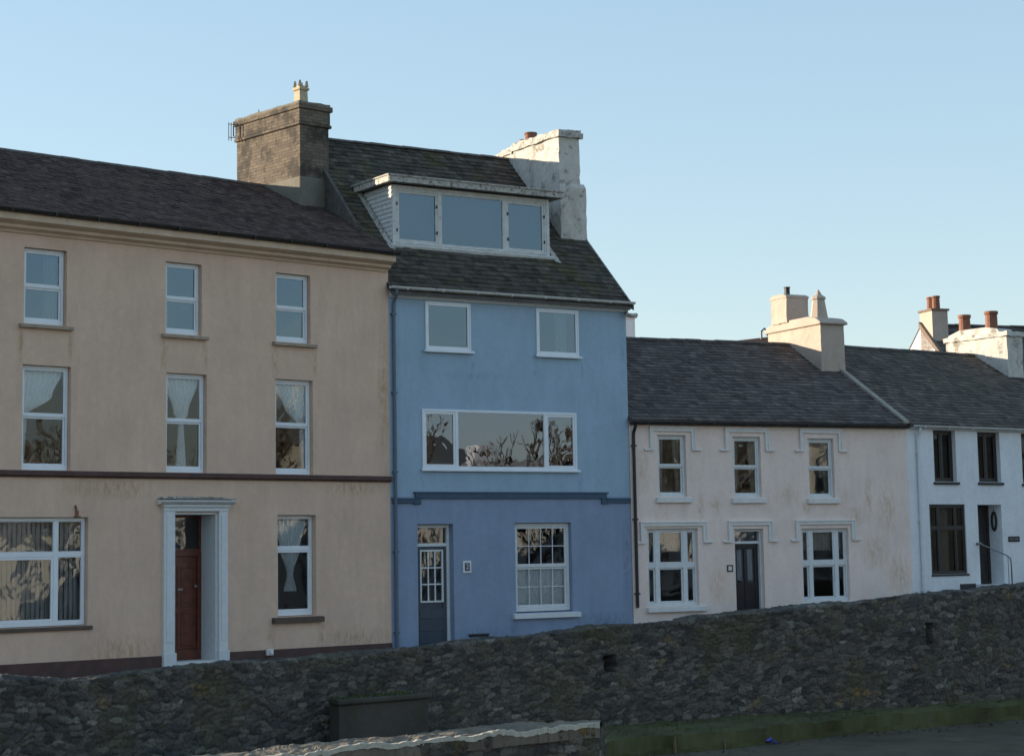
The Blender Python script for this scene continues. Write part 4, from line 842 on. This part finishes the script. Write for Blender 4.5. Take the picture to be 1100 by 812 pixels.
# ================================================================== HOUSES BEHIND
# white gable with stack, beyond the right cottage
G = root('house', 15.15, 64.6, -3.32, 20, 'distant house behind the right cottage with sunlit white gable and grey roof', 'house')
GV, GZ = 2.9, 7.6
b = B(); shell(b, 0, 9, -4, 4.9, GV, GZ, 0, 0); facade(b, 0, 9, -4, 4.9, []); obj('wall', b, M['white_r'], G)
roof(G, M['slate_w'], -.12, 4.85, GV, GZ, lambda v: -.02, lambda v: 9.05, w=.3, ex=.22)
b = B(); b.extr([(-.14, 4.7), (-.14, 4.90), (GV, GZ + .08), (GV, GZ - .12)], -.10, .04); obj('verge', b, M['rust'], G)
b = B(); b.box(.0, .62, GV - .72, GV + .06, 6.5, 8.02); cs = obj('chimney', b, M['cream_stack'], G)
b = B(); b.box(-.05, .67, GV - .77, GV + .11, 8.0, 8.07); obj('coping', b, M['rust'], cs)
for v in (GV - .5, GV - .18):
    b = B(); b.lathe(.31, v, [(.14, 8.06), (.13, 8.46), (.15, 8.48), (.15, 8.53), (.1, 8.53)], 12); obj('chimney_pot', b, M['terracotta'], cs)
# low brown roof glimpsed over the cream cottage
K = root('outbuilding', 6.27, 59.6, -4, 12, 'low rear building with brown roof glimpsed above the cream cottage ridge', 'house')
b = B(); shell(b, 0, 4, -4, 5.4, 2.4, 6.5, 0, 0); facade(b, 0, 4, -4, 5.4, []); obj('wall', b, M['cream'], K)
b = B(); b.add([(0.2, 0, 5.0), (4.2, 0, 5.0), (4.2, 2, 6.9), (-.6, 2, 6.35), (4.2, 4, 5.4), (0.2, 4, 5.)], [(0, 1, 2, 3), (3, 2, 4, 5)]); obj('roof', b, M['terracotta'], K)
b = B(); b.tube([(2.1, 1.9, 6.6), (2.1, 1.9, 6.85), (2.2, 1.9, 6.95), (2.3, 1.9, 6.85), (2.3, 1.9, 6.7)], .03, 6); obj('vent_pipe', b, M['gutter'], K)
K2 = root('outbuilding', 3.3, 57.6, -4, 15, 'rear building behind the blue house showing only a white stack', 'house')
b = B(); b.box(-.6, .36, 0, 1.2, 4, 6.85); cs = obj('chimney', b, M['white_r'], K2); b = B(); b.box(-.65, .41, -.05, 1.25, 6.85, 6.97); obj('coping', b, M['white_stack'], cs)
b = B(); b.box(-3, .2, -.5, 4, -4, 4.6); obj('wall', b, M['white_r'], K2)

# ================================================================== OPPOSITE BANK (seen as reflections in the panes)
M['opp_pane'] = m_plain('dim_far_pane', (.12, .13, .15), .3, .1, 3, .1); M['opp_roof'] = m_plain('sunlit_grey_slate', (.24, .235, .23), .9, .1, 3, .1); M['opp1'] = m_render('sunlit_cream_render', (.66, .64, .58), grain=20); M['opp2'] = m_render('sunlit_white_render', (.74, .74, .74), grain=20)
def opp(x, y, yaw, wd, h, cm, label):
    r = root('house', x, y, -2.6, yaw, label, 'house'); ops = []
    u = .9
    while u < wd - 1.2:
        ops += [(u, u + .9, -1.4, .2, .15), (u, u + .9, 1.4, 2.8, .15)]; u += 2.1
    if h < 2.5: ops = [o_ for o_ in ops if o_[3] < 1]
    if h > 5.5: ops += [(o_[0], o_[1], 3.8, 4.9, .15) for o_ in ops if o_[2] > 0]
    b = B(); facade(b, 0, wd, -4, h, ops); shell(b, 0, wd, -4, h, 3.5, h + 2.4, 0, 0); obj('wall', b, M[cm], r)
    for o_ in ops:
        b = B(); b.rim(o_[0], o_[1], o_[2], o_[3], .08, .14, .06); b.box(o_[0], o_[1], .09, .13, (o_[2] + o_[3]) / 2 - .03, (o_[2] + o_[3]) / 2 + .03); wn = obj('window', b, M['white_wood'], r)
        b = B(); b.box(o_[0] + .05, o_[1] - .05, .12, .15, o_[2] + .05, o_[3] - .05); obj('pane', b, M['opp_pane'], wn)
    obj('roof', deck(-.1, h, 3.5, h + 2.4, lambda v: -.1, lambda v: wd + .1), M['opp_roof'], r)
    b = B(); b.box(wd - .9, wd - .2, 3.1, 3.9, h, h + 3.3); obj('chimney', b, M[cm], r)
y0 = 39
for i, (wd, h, cm, lb) in enumerate([(8, 4.4, 'opp1', 'cream two storey house on the opposite bank, northern end of its row'), (7, 1.5, 'opp2', 'low white house second in the opposite bank row'), (3, 1.0, 'opp1', 'small low cream shed between taller houses across the water'),
                                     (8, 4.2, 'opp1', 'cream house with six windows in the middle of the far row'), (7, 3.2, 'opp2', 'low white cottage on the opposite bank'), (9, 5.0, 'opp1', 'long cream house at the southern end of the far row')]):
    opp(34 + i * .9, y0, -80 - i * 3, wd, h, cm, lb); y0 -= wd + .8
g = B(); g.poly([(32, 48), (33, -16), (70, -20), (70, 60)], -4, -2.62); tag(obj('far_quay', g, M['concrete']), kind='structure')
hb = B(); n = 40; V = []
for i in range(n + 1):
    for j in range(9):
        y = -160 + 260 * i / n; V.append((100 + j * 12, y, -4 + 17 * math.sin(j / 8 * math.pi * .6) * (.75 + .35 * math.sin(i * .5) + .1 * math.sin(i * 1.7)) + random.uniform(-.4, .4)))
hb.add(V, [(i * 9 + j, i * 9 + j + 1, (i + 1) * 9 + j + 1, (i + 1) * 9 + j) for i in range(n) for j in range(8)])
tag(obj('hill', hb, M['hillgreen'], smooth=True), kind='structure')
def tree(x, y, z, h, label, seed):
    rnd = random.Random(seed); b = B(); cr_ = B()
    def grow(p, d, l, r, k, tgt):
        e = p + d * l; mid = p + d * l * .5 + Vector([rnd.uniform(-.06, .06) * l for _ in range(3)]); tgt.tube([p, mid, e], r, 6 if k < 2 else 4, r * .62)
        if k < 5:
            for _ in range(3 if k else 4):
                nd_ = (d + Vector((rnd.uniform(-.75, .75), rnd.uniform(-.75, .75), rnd.uniform(-.1, .5)))).normalized(); grow(e, nd_, l * rnd.uniform(.6, .82), r * .6, k + 1, cr_)
    grow(Vector((x, y, z)), Vector((0, 0, 1)), h * .28, h * .022, 0, b)
    r = root('bare_tree', x, y, z, 0, label, 'tree'); 
    for n_, bb in (('trunk', b), ('crown', cr_)):
        o = obj(n_, bb, M['bark']); o.parent = r; o.matrix_parent_inverse = Matrix.Translation(-Vector((x, y, z)))
tree(29, 31.5, -4, 10.5, 'taller bare tree across the water, in front of the cream house', 3)
tree(30, 18, -4, 9, 'smaller bare tree across the water, in front of the low shed', 5)
tree(31, 24.5, -4, 11, 'bare tree with a leaning crown standing between two others across the water', 8)

for o in bpy.data.objects:
    if '_zb' in o: del o['_zb']
